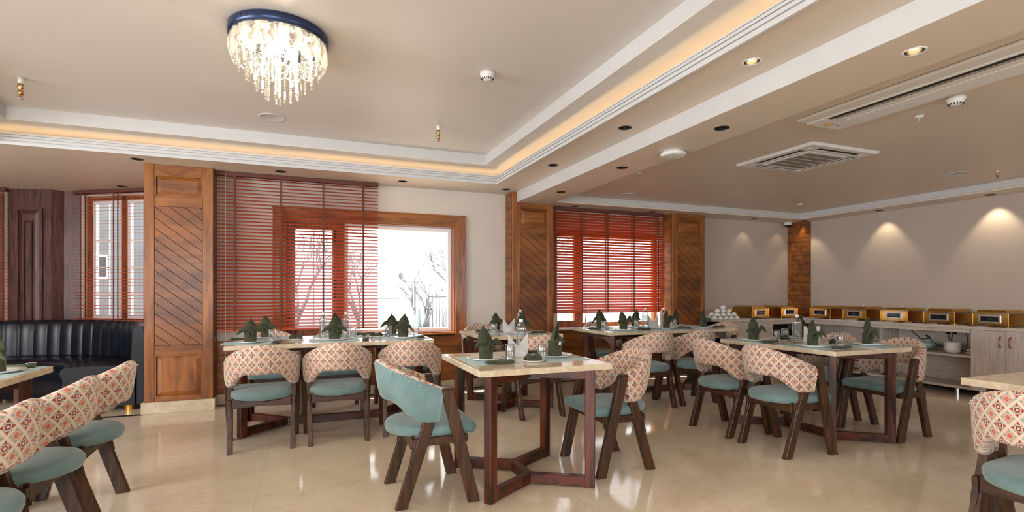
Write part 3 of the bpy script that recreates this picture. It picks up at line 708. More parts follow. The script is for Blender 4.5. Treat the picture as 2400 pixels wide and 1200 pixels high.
m = MB(); sweep(m, [(.02, .06, 0), (.02, .80, 0), (.03, .845, 0), (.05, .870, .4), (.08, .875, .8), (.105, .86, 1), (.12, .82, 1), (.13, .72, 1), (.135, .60, 1), (.14, .47, 1), (.14, .42, 1), (.08, .40, 0), (.08, .06, 0), (.02, .06, 0)], A0, A1, 420, .016, 34)
m.build('backrest', M['leather'], t)
m = MB(); sweep(m, [(.12, .40, 0), (.12, .445, 0), (.22, .462, 0), (.50, .468, 0), (.66, .462, 0), (.70, .445, 0), (.71, .41, 0), (.70, .36, 0), (.12, .36, 0), (.12, .40, 0)], A0, A1, 120)
sw = m.build('seat', M['leather'], t)
m = MB()
for a in (R(38), R(76), R(114), R(150)):
    p = [ell(1.56 - d, 1.52 - d, a) for d in (.15, .4, .6, .69)]; MB().tube([(x, y, z) for (x, y), z in zip(p, (.456, .467, .467, .452))], .004, 5).build('seam', M['black'], sw)
m = MB(); sweep(m, [(.10, .06, 0), (.10, .38, 0), (.685, .38, 0), (.69, .30, 0), (.70, .06, 0), (.10, .06, 0)], A0 + .004, A1, 100); m.build('base', M['leather'], t)
for a in (R(3), R(50), R(95), R(140)):
    x, y = ell(1.40, 1.36, a); MB().cyl((x, y, 0), .045, .062, 14).build('foot', M['gold'], t)

# ================================================================ TABLES
def make_table(label, x0, x1, y0, y1, axis, run, inset=.105, group=None, name='dining_table'):
    cx, cy = (x0 + x1) / 2, (y0 + y1) / 2; t = thing(name, label, 'table', (cx, cy, 0), 0, group)
    hx, hy = (x1 - x0) / 2, (y1 - y0) / 2
    MB().box(-hx, hx, -hy, hy, .735, .77).build('table_top', M['top'], t, bevel=.003, seg=2)
    lx, ly = hx - inset, hy - inset
    ap = {'x': [(-(lx - run), 0), (lx - run, 0)], 'y': [(0, -(ly - run)), (0, ly - run)]}[axis]
    legs = [(-lx, -ly), (lx, -ly), (lx, ly), (-lx, ly)]
    own = (lambda p: 0 if p[0] < 0 else 1) if axis == 'x' else (lambda p: 0 if p[1] < 0 else 1)
    for p in legs:
        a = ap[own(p)]; ang = math.atan2(a[1] - p[1], a[0] - p[0])
        MB().shear((p[0], p[1], 0), (p[0], p[1], .735), .062, .052, 0, ang).build('leg', M['tablewood'], t, bevel=.003)
    for z, nm in ((.038, 'stretcher'), (.700, 'top_rail')):
        m = MB()
        for p in legs:
            a = ap[own(p)]; m.bar((p[0], p[1], z), (a[0], a[1], z), .050, .062)
        m.bar((ap[0][0], ap[0][1], z), (ap[1][0], ap[1][1], z), .052, .060); m.build(nm, M['tablewood_h'], t, bevel=.002)
    return t
TG = 'marble-topped dining tables'
make_table('small square marble-topped table in the middle foreground', .872, 1.722, 2.685, 3.535, 'y', .20, .10, TG)
make_table('long marble-topped table before the open window, three chairs to a side', -.625, 1.085, 4.68, 5.55, 'x', .33, .12, TG)
make_table('small marble-topped table between the open window and the second pillar', 1.60, 2.46, 4.77, 5.66, 'y', .20, .10, TG)
make_table('long marble-topped table before the crimson blind', 3.03, 4.83, 4.79, 5.62, 'x', .33, .12, TG)
make_table('marble-topped table right of centre nearest the buffet', 3.57, 4.43, 2.62, 3.75, 'y', .24, .10, TG)
make_table('pale table top cut off by the right edge of the picture', 3.07, 4.3, .45, 1.59, 'y', .24, .10, TG)
make_table('marble-topped table cut off by the left edge beside the booth', -2.25, -1.385, 2.05, 3.80, 'y', .33, .10, TG)

# ================================================================ CHAIRS
def shell_mb(outer_mi):
    m = MB(); NU = 44
    def zt(h): return .812 - .150 * h ** 1.55
    def zb(h):
        k = min(1, max(0, (h - .28) / .55)); return .588 - .112 * k * k * (3 - 2 * k)
    prof = [('o', 0.0, .004), ('o', .06, -.004), ('o', .3, -.008), ('o', .6, -.006), ('o', .88, -.002), ('o', .965, .006), ('t', 1.0, .020), ('t', 1.004, .032), ('i', .985, .048), ('i', .93, .056), ('i', .6, .058), ('i', .3, .056), ('i', .06, .050), ('i', .0, .040), ('b', -.02, .022), ('o', 0.0, .004)]
    def pt(th, k):
        kind, hh, d = prof[k]; h = abs(th) / (pi / 2); z0, z1 = zb(h), zt(h)
        lim = 1 - .055 * (1 - max(0, min(1, hh))) - (0 if kind != 't' else 0)
        a = th * (lim if h > .6 else 1 - (1 - lim) * max(0, (h - .3) / .3)) 
        rec = .038 * (1 - hh)
        rx, ry = .274 - d - rec * .35, .352 - d - rec
        return (rx * math.sin(a), .028 - ry * math.cos(a), z0 + (z1 - z0) * hh)
    n = len(prof)
    for mi, lo, hi in ((outer_mi, 0, 5), (0, 5, n - 1)):
        def fn(u, v, lo=lo, hi=hi): return pt((u - .5) * pi, lo + int(round(v * (hi - lo))))
        def uvf(u, v, lo=lo, hi=hi):
            k = lo + int(round(v * (hi - lo))); th = (u - .5) * pi; p = pt(th, k); return (th * .318, p[2] + (.03 * (k - 5) / 10 if k > 5 else 0))
        m.grid(NU, hi - lo, fn, mi, True, uvfn=uvf)
    for th in (-pi / 2, pi / 2):
        ps = [pt(th, k) for k in range(n - 1)]; m.add(ps, [tuple(range(n - 1))], 0, False, uv=[(p[1], p[2]) for p in ps])
    studs = []
    for k in range(19):
        th = (k / 18 - .5) * pi * .97; p = Vector(pt(th, 4)); p += Vector((math.sin(th), -math.cos(th), 0)) * .002; studs.append(p)
    return m, studs
def cushion(z0, z1):
    def out(k, n):
        a = 2 * pi * k / n; c, s = math.cos(a), math.sin(a)
        if s >= 0:
            e = .17; return (.232 * math.copysign(abs(c) ** e, c), .0 + .238 * abs(s) ** e)
        return (.232 * c * (1.0), -.262 * abs(s) ** .92)
    n = 48; m = MB(); lay = [(.90, z0), (.975, z0 + .006), (1.0, z0 + .022), (1.005, z0 + .042), (.99, z1 - .018), (.955, z1 - .006), (.86, z1), (.6, z1 + .006), (.3, z1 + .009), (.02, z1 + .010)]
    def fn(u, v):
        k = int(round(u * n)) % n; s, z = lay[int(round(v * (len(lay) - 1)))]; x, y = out(k, n); return (x * s, y * s, z)
    m.grid(n, len(lay) - 1, fn); m.add([fn(k / n, 0) for k in range(n)], [tuple(range(n))]); return m
def chair(outer_teal):
    def f():
        t = thing('dining_chair', '', 'chair')
        cushion(.385, .452).build('seat', M['teal'], t)
        sh, st = shell_mb(1 if outer_teal else 0)
        bk = sh.build('backrest', [M['fabric'], M['teal']], t, weld=True); st0 = None
        for p in st:
            if st0 is None: q_ = st0 = MB().ball((0, 0, 0), .0052, 6, 4).build('stud', M['steel'], bk)
            else: q_ = st0.copy(); COL.objects.link(q_)
            q_.location = p
        for s in (-1, 1):
            m = MB(); m.shear((s * .215, -.205, 0), (s * .226, -.035, .520), .036, .066); m.build('leg', M['chairwood'], t, bevel=.003)
            m = MB(); m.shear((s * .248, .205, 0), (s * .262, .045, .655), .038, .068); m.hexa([(s * .262 - .019, .011, .655), (s * .262 + .019, .011, .655), (s * .262 + .019, .079, .655), (s * .262 - .019, .079, .655)], [(s * .262 - .017, .020, .668), (s * .262 + .017, .020, .668), (s * .262 + .017, .068, .668), (s * .262 - .017, .068, .668)])
            m.build('leg', M['chairwood'], t, bevel=.004)
        m = MB()
        m.prism([(-.205, -.150, .320), (-.205, -.150, .400), (-.12, -.150, .372), (0, -.150, .362), (.12, -.150, .372), (.205, -.150, .400), (.205, -.150, .320), (0, -.150, .330)], (0, .026, 0))
        for s in (-1, 1): m.bar((s * .222, -.15, .362), (s * .238, .165, .368), .024, .045); m.prism([(s * .225 - .012, -.13, .385), (s * .225 - .012, -.16, .26), (s * .225 - .012, -.02, .385)], (.024, 0, 0))
        m.box(-.235, .235, .150, .174, .345, .388); m.build('seat_frame', M['chairwood_h'], t, bevel=.003)
        return t
    return f
CH = Series(chair(False)); CT = Series(chair(True))
def put_chair(s, x, y, deg, label, group): s.put((x, y, 0), R(deg), label, group)
CG = 'dining chairs with patterned curved backs'
put_chair(CT, .685, 3.095, -90, 'chair with plain teal outer back left of the small foreground table', 'chairs at the small foreground table')
put_chair(CH, 1.965, 3.135, 90, 'patterned chair facing left at the right side of the small foreground table', 'chairs at the small foreground table')
g = 'chairs at the long table before the open window'
put_chair(CH, -.33, 4.545, 2, 'patterned chair seen from behind, nearest the booth pillar at the long window table', g)
put_chair(CH, .235, 4.545, 0, 'patterned chair seen from behind, middle of three on the near side of the window table', g)
put_chair(CH, .845, 4.57, -8, 'patterned chair seen from behind, partly hidden by the teal-backed chair', g)
put_chair(CH, -.31, 5.60, 184, 'chair facing the room behind the standing napkin at the blind end of the window table', g)
put_chair(CH, .27, 5.60, 178, 'chair facing the room on the far side of the window table, behind its bottles', g)
put_chair(CH, .93, 5.58, 188, 'chair facing the room at the far right of the window table, below the bare pane', g)
g = 'chairs at the small table by the second pillar'
put_chair(CH, 2.085, 4.68, 2, 'patterned chair seen from behind, past the foreground table, with its seat under the small table', g)
put_chair(CH, 1.98, 5.90, 180, 'sunlit chair at the far side of the small table beside the window frame', g)
g = 'chairs at the long table before the crimson blind'
put_chair(CH, 3.36, 4.60, -3, 'patterned chair seen from behind at the near left of the crimson blind table', g)
put_chair(CH, 3.925, 4.615, -2, 'patterned chair seen from behind at the near right of the crimson blind table', g)
put_chair(CT, 3.60, 5.80, 184, 'chair facing the room behind the crimson blind table', g)
put_chair(CH, 4.98, 5.30, 108, 'brightly sunlit chair at the right end of the crimson blind table', g)
g = 'chairs at the table nearest the buffet'
put_chair(CH, 3.435, 3.51, -90, 'patterned chair facing right, farther of two on the left of the buffet-side table', g)
put_chair(CH, 3.425, 2.935, -92, 'patterned chair facing right, nearer of two on the left of the buffet-side table', g)
put_chair(CH, 4.60, 2.935, 90, 'chair facing left at the near right of the buffet-side table', g)
put_chair(CH, 4.60, 3.52, 90, 'chair facing left at the far right of the buffet-side table', g)
g = 'chairs at the table cut off by an edge'
put_chair(CH, 2.90, 1.15, -90, 'large patterned chair back cut off by the right edge of the picture', g)
put_chair(CH, -1.235, 3.53, 90, 'farthest of the three patterned chairs at the left edge, nearest the booth', g)
put_chair(CH, -1.235, 2.965, 90, 'middle of the three patterned chairs at the left edge', g)
put_chair(CH, -1.235, 2.40, 90, 'nearest of the three patterned chairs at the left edge', g)
# ================================================================ TABLEWARE
ZT_ = .7705
def dinner_plate():
    return MB().lathe([(.0001, .004), (.075, .004), (.085, .008), (.120, .017), (.1215, .0155), (.086, .004), (.074, 0), (.0001, 0)], 40).build('dinner_plate', [M['china']])
def side_plate():
    return MB().lathe([(.0001, .004), (.050, .004), (.078, .012), (.0795, .0105), (.050, 0), (.0001, 0)], 32).build('side_plate', [M['china']])
def placemat():
    m = MB(); m.box(-.215, .215, -.15, .15, 0, .0022); return m.build('placemat', M['mat'], bevel=.001)
def napkin_bird(lean=0, droop=0, tall=1.0, spread=1.0):
    def f():
        m = MB()
        def base(u, v):
            a = 2 * pi * u; r = .040 + .003 * math.cos(2 * a) + .004 * v - .006 * v * (math.sin(a) > .3); z = v * (.092 + .012 * math.cos(a + .5)); return (r * math.cos(a), r * .86 * math.sin(a), z)
        m.grid(28, 6, base)
        def leaf(u, v):
            s = 2 * u - 1; w = .040 * (1 + .2 * math.sin(pi * v)) * (1 - max(0, (v - .45) / .55) ** 1.9) + .001; x = s * w + lean * v * v * .02
            y = -.030 * math.cos(s * 1.3) * (1 - .25 * v) + .012 * v + .006; z = .055 + v * .135 * tall - abs(s) * .012 * v; return (x, y, z)
        m.grid(14, 14, leaf)
        def leaf2(u, v):
            s = 2 * u - 1; w = .032 * (1 - max(0, (v - .3) / .7) ** 1.5) + .001; return (s * w + lean * v * .01, .030 * math.cos(s * 1.3) - .02 * v, .05 + v * .115 * tall)
        m.grid(12, 10, leaf2)
        for sd in (-1, 1):
            def wing(u, v, sd=sd):
                s = 2 * u - 1; L = .092 * spread; w = .020 * math.sin(pi * min(1, v * .9 + .12)) ** .6 + .001
                x = sd * (.020 + L * v * (1 - .10 * v)); y = -.040 + .012 * v - .014 * math.cos(s * 1.4) * (1 - v * .5)
                z = .104 + .020 * v - (.062 + droop) * v * v - s * w * .9 - abs(s) * .004; return (x, y, z)
            m.grid(8, 12, wing)
            def flap(u, v, sd=sd):
                s = u; return (sd * (.004 + .040 * v * s), -.049 - .006 * math.sin(pi * v) + .006 * v * s, .112 - .046 * v - .018 * v * (1 - s))
            m.grid(6, 8, flap)
        m.lathe([(.0001, -.013), (.009, -.009), (.011, 0), (.008, .010), (.0001, .013)], 10, (0, -.050, .090), sy=.6)
        return m.build('folded_napkin', M['napkin'], solid=.0028, sub=1)
    return f
def napkin_cone():
    m = MB()
    def base(u, v):
        a = 2 * pi * u; r = .044 + .004 * math.cos(2 * a) - .006 * v; return (r * math.cos(a), r * .8 * math.sin(a), v * (.105 + .018 * math.cos(a)))
    m.grid(26, 6, base)
    def cone(u, v):
        a = 1.7 * pi * (u - .5) + pi * .5; r = (.034 * (1 - v) ** .8 + .002); return (r * math.cos(a) + .028 * v * v, r * .8 * math.sin(a), .07 + .135 * v)
    m.grid(18, 14, cone)
    def curl(u, v):
        a = 1.6 * pi * v; return (.038 + .018 * math.sin(a) * 1.0 + .004, -.02 + .03 * u, .088 + .016 * math.cos(a))
    m.grid(6, 12, curl)
    o = m.build('folded_napkin', M['napkin'], solid=.0028, sub=1); b = MB().box(-.007, .007, -.0385, -.0375, .070, .090); b.box(-.003, .003, -.039, -.0385, .076, .084, 1)
    b.xf(Matrix.Rotation(.22, 4, 'Y')).build('care_tag', [M['china'], plain('tag_blue', lin(60, 70, 160), .6)], o); return o
def napkin_roll():
    t = thing('rolled_napkin', '', 'napkin'); m = MB()
    def roll(u, v):
        a = 2 * pi * v; x = -.085 + .17 * u; k = 1 + .12 * math.sin(3 * a + u * 2) * .3; e = 1 - .25 * (abs(2 * u - 1) > .98)
        return (x, .026 * math.cos(a) * k * e, .0125 + .0120 * math.sin(a) * e + .002 * math.sin(u * 9))
    m.grid(22, 16, roll); m.add([roll(0, j / 16) for j in range(16)], [tuple(range(16))]); m.add([roll(1, j / 16) for j in range(16)], [tuple(range(16))])
    m.grid(10, 3, lambda u, v: (-.085 + .17 * u, .022 + .010 * v, .020 - .017 * v)); m.build('napkin_cloth', M['napkin'], t)
    m = MB(); m.grid(6, 4, lambda u, v: (.045 + .045 * u, -.006 + .012 * v, .0265 + .004 * math.sin(pi * u)), 0); m.build('cutlery_tip', M['chrome'], t, solid=.0015); return t
def napkin_bow():
    m = MB()
    for sd in (-1, 1):
        def lobe(u, v, sd=sd):
            a = pi * u; r = .024 + .010 * math.sin(pi * v) ; return (sd * (.006 + .050 * v), r * math.cos(a) * (1.0 - .1 * v), .004 + 1.25 * r * math.sin(a) * (1 - .35 * (2 * v - 1.1) ** 2))
        m.grid(14, 8, lobe)
        def inner(u, v, sd=sd):
            a = pi * u; r = .017; return (sd * (.012 + .046 * v), r * math.cos(a), .004 + 1.2 * r * math.sin(a))
        m.grid(10, 4, inner)
        def flp(u, v, sd=sd): return (sd * (.004 + .048 * v), -.030 + .004 * v, .006 + .024 * u * (1 - .2 * v))
        m.grid(3, 5, flp)
    m.lathe([(.0001, .002), (.013, .006), (.013, .028), (.0001, .034)], 10, (0, -.004, 0)); return m.build('folded_napkin', M['napkin'], solid=.0025, sub=1)
def tumbler():
    t = thing('water_glass', '', 'glass')
    MB().lathe([(.0325, .0), (.0335, .001), (.0300, .098), (.0285, .101), (.0001, .101)], 28).build('glass_wall', M['glass'], t)
    MB().lathe([(.0310, .001), (.0280, .085), (.020, .087), (.0001, .087)], 28).build('glass_inside', M['glass'], t); return t
def bottle():
    t = thing('water_bottle', '', 'bottle'); p = [(.0001, .002), (.030, .001), (.035, .006)]; z = .012
    while z < .165: p += [(.0358, z), (.0358, z + .008), (.0335, z + .010), (.0335, z + .012)]; z += .014
    p += [(.0358, .170), (.034, .185), (.026, .203), (.016, .216), (.0135, .222), (.0135, .232)]
    b = MB().lathe(p, 26).build('bottle_body', M['bottle'], t)
    MB().lathe([(.0001, .004), (.031, .004), (.0315, .160), (.0001, .161)], 20).build('water', M['water'], b)
    MB().lathe([(.0145, .224), (.0148, .240), (.013, .243), (.0001, .243)], 18).build('cap', M['white'], t); return t
def holder():
    t = thing('napkin_holder', '', 'napkin holder')
    for y in (-.017, .017):
        m = MB(); pts = [(-.058, 0)] + [(.058 * math.cos(pi - pi * k / 16), .004 + .052 * math.sin(pi * k / 16)) for k in range(17)] + [(.058, 0)]
        m.prism([(x, y - .0015, z) for x, z in pts], (0, .003, 0)); m.build('side_plate', M['white'], t, bevel=.001)
    MB().box(-.058, .058, -.017, .017, 0, .006).build('holder_base', M['white'], t); return t
def papers():
    m = MB()
    for k in range(6):
        y = -.012 + .0045 * k; d = .0015 * (k % 3)
        m.prism([(-.066, y, .008), (.066, y, .008), (.068 - d, y + .001, .150 - d), (.010, y, .078 + d), (0, y, .071 + d), (-.010, y, .078 + d), (-.068 + d, y - .001, .150 - d)], (0, .0032, 0))
    return m.build('paper_napkins', M['paper'])
def wrap(f, cat):
    def g(): o = f(); o['category'] = cat; return o
    return g
SP, SD, SMt = Series(wrap(dinner_plate, 'plate')), Series(wrap(side_plate, 'plate')), Series(wrap(placemat, 'placemat'))
SN = [Series(wrap(napkin_bird(0, 0, 1.0, 1.0), 'napkin')), Series(wrap(napkin_bird(.8, .02, 1.12, .85), 'napkin')), Series(wrap(napkin_bird(-1.0, -.01, 1.05, .95), 'napkin'))]
SNC = Series(wrap(napkin_cone, 'napkin')); SR = Series(napkin_roll); SB = Series(wrap(napkin_bow, 'napkin')); SG = Series(tumbler); SW = Series(bottle); SH = Series(holder); SPP = Series(wrap(papers, 'paper napkins'))
def setting(x, y, deg, where, nap=0, rot=0, mat=True, plate=True, gp=''):
    """plate with a standing napkin on a placemat; deg = direction the diner faces from"""
    if mat: SMt.put((x, y, ZT_), R(deg), 'light blue placemat ' + where, 'light blue placemats')
    z = ZT_ + (.0024 if mat else 0)
    SP.put((x, y, z), 0, 'round white dinner plate ' + where, 'dinner plates')
    s = SNC if nap == 'c' else SN[nap]
    s.put((x, y, z + .0045), R(rot), 'upright folded green napkin ' + where, 'upright green napkins', scale=(1.06, 1.06, 1.12))
def roll(x, y, deg, where): SR.put((x, y, ZT_ + .0005), R(deg), 'rolled green napkin ' + where, 'rolled green napkins')
def bow(x, y, deg, where):
    SD.put((x, y, ZT_), 0, 'small side plate ' + where, 'side plates'); SB.put((x, y, ZT_ + .0046), R(deg), 'bow-folded green napkin ' + where, 'bow-folded napkins')
def glass(x, y, where): SG.put((x, y, ZT_), 0, 'upturned water glass ' + where, 'upturned glasses')
def botl(x, y, where): SW.put((x, y, ZT_), 0, 'clear plastic water bottle ' + where, 'water bottles')
def hold(x, y, deg, where):
    SH.put((x, y, ZT_), R(deg), 'white napkin holder ' + where, 'napkin holders'); SPP.put((x, y, ZT_), R(deg), 'white notched paper napkins ' + where, 'white paper napkins')
T = 'on the small foreground table'
setting(1.058, 3.12, 90, 'at the left side ' + T, 2, 12); setting(1.535, 3.10, 90, 'at the right side ' + T, 'c', 0, )
roll(1.075, 2.905, -4, 'at the near left ' + T); roll(1.49, 3.33, 8, 'at the far right ' + T)
glass(1.195, 3.05, 'beside the left plate ' + T); hold(1.31, 3.20, -4, T); botl(1.40, 3.36, 'behind the napkin holder ' + T)
bow(1.31, 2.95, 8, 'at the near middle ' + T); glass(1.385, 2.975, 'beside the side plate ' + T)
T = 'on the long window table'
setting(-.455, 4.93, 0, 'at the near left ' + T, 0, 6); setting(.226, 4.93, 0, 'at the near middle ' + T, 0, 0); setting(.843, 4.93, 0, 'at the near right ' + T, 1, -6)
setting(-.36, 5.36, 0, 'at the far left ' + T, 2, -12); setting(.27, 5.38, 0, 'at the far middle ' + T, 1, 170); setting(.80, 5.36, 0, 'at the far right ' + T, 0, 180)
roll(-.24, 4.84, 80, 'in front of the left glass ' + T); roll(.495, 4.84, 82, 'between the two right plates on the near side of the window table'); roll(1.0, 4.86, 70, 'at the right corner ' + T)
roll(-.56, 5.22, 20, 'at the far left corner ' + T); roll(.53, 5.42, 10, 'beside the far right plate ' + T)
bow(-.10, 5.12, 0, 'left of the bottles ' + T); bow(.62, 5.12, 4, 'right of the bottles ' + T)
glass(-.30, 5.13, 'behind the left plate ' + T); glass(.40, 5.06, 'beside the middle napkin ' + T); glass(.745, 5.20, 'left of the right napkin ' + T); glass(1.0, 5.10, 'right of the right napkin ' + T)
botl(.138, 5.17, 'left of the middle napkin ' + T); botl(.341, 5.18, 'right of the middle napkin ' + T)
T = 'on the small pillar-side table'
setting(1.955, 5.42, 0, 'at the far side ' + T, 0, 10); setting(2.09, 5.0, 0, 'at the near side ' + T, 1, 0)
glass(1.88, 5.27, 'beside the far napkin ' + T); hold(2.02, 5.19, 0, T); botl(2.20, 5.30, 'behind the near napkin ' + T); roll(1.80, 5.40, 10, 'at the far left ' + T); roll(2.28, 4.98, 12, 'at the near right ' + T)
T = 'on the crimson blind table'
setting(3.354, 5.01, 0, 'at the near left ' + T, 2, 0); setting(3.95, 5.01, 0, 'at the near middle ' + T, 1, 20); setting(4.50, 5.01, 0, 'at the near right ' + T, 0, 12)
setting(3.287, 5.40, 0, 'at the far left ' + T, 1, 160); setting(3.80, 5.42, 0, 'at the far middle ' + T, 2, 180); setting(4.42, 5.42, 0, 'at the far right ' + T, 0, 190)
roll(3.60, 4.95, 10, 'between the near left and middle plates ' + T); roll(4.17, 4.95, 8, 'between the near middle and right plates ' + T); roll(4.71, 4.97, 6, 'at the near right corner ' + T); roll(3.13, 5.26, 12, 'at the far left corner ' + T)
botl(3.798, 5.21, 'left of the napkin holder ' + T); botl(4.065, 5.22, 'right of the napkin holder ' + T); hold(3.905, 5.20, 0, T)
glass(3.17, 5.13, 'at the left ' + T); glass(3.70, 5.24, 'left of the bottles ' + T); glass(4.25, 5.24, 'right of the bottles ' + T)
T = 'on the buffet-side table'
setting(3.715, 3.50, 90, 'at the far left ' + T, 0, -8); setting(3.73, 2.93, 90, 'at the near left ' + T, 0, 2); setting(4.27, 2.86, 90, 'at the near right ' + T, 1, 6); setting(4.27, 3.50, 90, 'at the far right ' + T, 2, 180)
roll(3.68, 3.29, 8, 'at the left ' + T); roll(3.80, 2.735, 4, 'at the near corner ' + T)
glass(3.86, 3.39, 'left of the bottle ' + T); glass(4.05, 3.46, 'behind the bottle ' + T); glass(3.95, 2.86, 'beside the near napkin ' + T); glass(4.15, 3.04, 'behind the near napkin ' + T)
bow(3.98, 3.42, 4, 'behind the bottle ' + T); bow(4.06, 2.98, 0, 'behind the near glasses ' + T); botl(3.885, 3.20, 'in the middle ' + T); hold(3.96, 3.12, -10, T)
T = 'on the left-edge table'
setting(-1.545, 3.57, 90, 'at the far end ' + T, 0, -30); roll(-1.53, 3.735, 6, 'at the far end ' + T)
SMt.put((3.42, 1.16, ZT_), R(90), 'light blue placemat alone on the table at the right edge', 'light blue placemats')

# ================================================================ BUFFET
ZC = .812
m = MB(); m.box(7.08, 7.60, .8, 5.73, ZC - .035, ZC); m.box(5.49, 7.60, 5.73, 6.262, ZC - .035, ZC)
tag(m.build('buffet_worktop', M['lam_h'], bevel=.003), 'long L-shaped grey wood-effect buffet top running into the corner', 'worktop')
t = thing('open_shelf_unit', 'grey wood-effect open shelving under the buffet along the right wall', 'shelf unit', (7.10, 3.585, 0))
H = ZC - .0355
MB().box(.46, .485, 0, 2.13, .07, H).build('back_panel', M['lam_h'], t)
MB().box(0, .46, .0, 2.13, H - .045, H).build('top_board', M['lam_h'], t, bevel=.002)
MB().box(0.01, .46, 0, 2.13, .075, .105).build('shelf', M['lam_h'], t, bevel=.002)
MB().box(0.02, .46, 0, 1.05, .445, .470).build('shelf', M['lam_h'], t, bevel=.002); MB().box(0.02, .46, 1.075, 2.13, .445, .470).build('shelf', M['lam_h'], t, bevel=.002)
MB().box(0.12, .46, 1.05, 1.075, .105, H - .045).build('divider', M['lam'], t)
MB().box(.40, .45, 0, 2.13, 0, .075).build('kick_board', M['black'], t)
for y in (.15, 1.0, 1.95): MB().cyl((.05, y, 0), .02, .075, 12).build('foot', M['steel'], t)
t = thing('buffet_cabinet', 'grey wood-effect cabinet with copper-handled doors at the right end of the buffet', 'cabinet', (7.10, 1.0, 0))
MB().box(.02, .49, 0, 2.58, .08, H).build('body', M['lam'], t); MB().box(.10, .45, 0, 2.58, 0, .08).build('kick_board', M['black'], t)
MB().cyl((.04, 2.5, 0), .02, .08, 12).build('foot', M['steel'], t)
w_ = .321
for k in range(8):
    y1 = 2.58 - k * w_; d = MB().box(0, .0195, y1 - w_ + .0015, y1 - .0015, .08, H - .004).build('door', M['lam'], t, bevel=.0015)
    y = y1 - w_ + .045 if k % 2 == 0 else y1 - .045; z0, z1 = .595, .71
    m = MB(); m.tube([(-.001, y, z1), (-.014, y, z1 - .006), (-.030, y, z1 - .035), (-.030, y, z0 + .035), (-.014, y, z0 + .006), (-.001, y, z0)], .006, 8, rad=[.009, .009, .006, .006, .009, .009]); m.build('handle', M['copper'], d)
t = thing('buffet_cabinet', 'grey panelled buffet base along the window wall beside the corner', 'cabinet', (5.50, 5.76, 0))
MB().box(0, .98, 0, .02, .08, H).build('front_panel', M['lam_x'], t); MB().box(.0, 1.95, .42, .44, .08, H).build('back_panel', M['black'], t); MB().box(.98, 1.0, 0, .42, .08, H).build('divider', M['lam'], t)
MB().box(1.0, 1.56, 0.02, .42, .08, .105).build('shelf', M['lam_x'], t); MB().box(1.0, 1.56, 0, .02, H - .05, H).build('front_rail', M['lam_x'], t); MB().box(0, 1.56, .06, .08, 0, .08).build('kick_board', M['black'], t)
m = MB(); m.box(5.49, 7.42, 6.262, 6.298, ZC - .03, ZC + .07); struct('trim_8', m, M['skirt'])

def dish():
    t = thing('chafing_dish', '', 'chafing dish'); w, d, h = .165, .20, .150      # front faces -y
    m = MB(); m.box(-w, w, -d, d, .018, h); b = m.build('body', M['gold'], t, bevel=.004)
    m = MB()
    for sx in (-1, 1):
        for sy in (-1, 1): m.box(sx * w - .007, sx * w + .007, sy * d - .007, sy * d + .007, 0, h + .002)
    m.build('corner_post', M['gold'], b, bevel=.002)
    MB().box(-w - .008, w + .008, -d - .008, d + .008, h, h + .006).build('rim', M['steel'], t, bevel=.001)
    m = MB(); m.hexa([(-w + .02, -d + .02, h + .006), (w - .02, -d + .02, h + .006), (w - .02, d - .02, h + .006), (-w + .02, d - .02, h + .006)], [(-w + .035, -d + .035, h + .042), (w - .035, -d + .035, h + .042), (w - .035, d - .035, h + .042), (-w + .035, d - .035, h + .042)])
    l = m.build('lid', M['gold'], t, bevel=.008, seg=2); MB().ball((0, 0, h + .050), .010, 10, 6).build('lid_knob', M['chrome'], l)
    f = MB().box(-.105, .105, -d - .010, -d, .045, .135).build('control_panel', M['steel'], t, bevel=.004); MB().box(-.082, .082, -d - .0125, -d - .0095, .062, .120).build('display', M['screen'], f, bevel=.002)
    MB().box(-.018, .018, -d - .0132, -d - .0124, .088, .092).build('display_mark', M['steel'], f)
    return t
CD = Series(dish); G = 'gold chafing dishes on the buffet'
for y, lb in ((3.43, 'gold chafing dish nearest the right edge of the picture'), (3.94, 'brightly lit gold chafing dish, second from the right edge'), (4.455, 'gold chafing dish, third from the right edge'),
              (4.985, 'gold chafing dish, fourth from the right edge'), (5.51, 'gold chafing dish just right of the corner pillar'), (2.90, 'gold chafing dish mostly outside the right edge')):
    CD.put((7.335, y, ZC), R(-90), lb, G)
CD.put((6.27, 5.98, ZC), 0, 'gold chafing dish beside the stacked bowls', G); CD.put((6.86, 5.98, ZC), 0, 'gold chafing dish just left of the corner pillar', G)
def tray(): 
    o = MB().lathe([(.0001, .003), (.045, .003), (.062, .010), (.063, .008), (.045, 0), (.0001, 0)], 24, sx=1.5).build('spoon_rest', M['china']); o['category'] = 'spoon rest'; return o
def spoon():
    m = MB(); m.tube([(-.10, 0, .016), (.02, 0, .014), (.055, 0, .010)], .003, 6); m.ball((.075, 0, .010), .022, 10, 6, sz=.3, sx=1.3); o = m.build('serving_spoon', M['brass']); o['category'] = 'spoon'; return o
TR, SPN = Series(tray), Series(spoon)
for y, k in ((3.46, 'nearest the right edge'), (3.97, 'second from the right edge'), (4.485, 'third from the right edge'), (5.01, 'fourth from the right edge')):
    if y < 5.1: TR.put((7.118 - .03 + .06, y, ZC), R(90), 'white spoon rest in front of the chafing dish ' + k, 'spoon rests'); 
for y, k in ((3.30, 'nearest the right edge'), (3.80, 'second from the right edge'), (4.31, 'third from the right edge')):
    SPN.put((7.105, y, ZC - .002), R(95), 'brass serving spoon lying before the chafing dish ' + k, 'serving spoons')
for o in list(COL.objects):      # slide the dishes back so the spoon rests fit in front
    if o.name.startswith('chafing_dish') and o.location.x > 7.2: o.location.x = 7.365
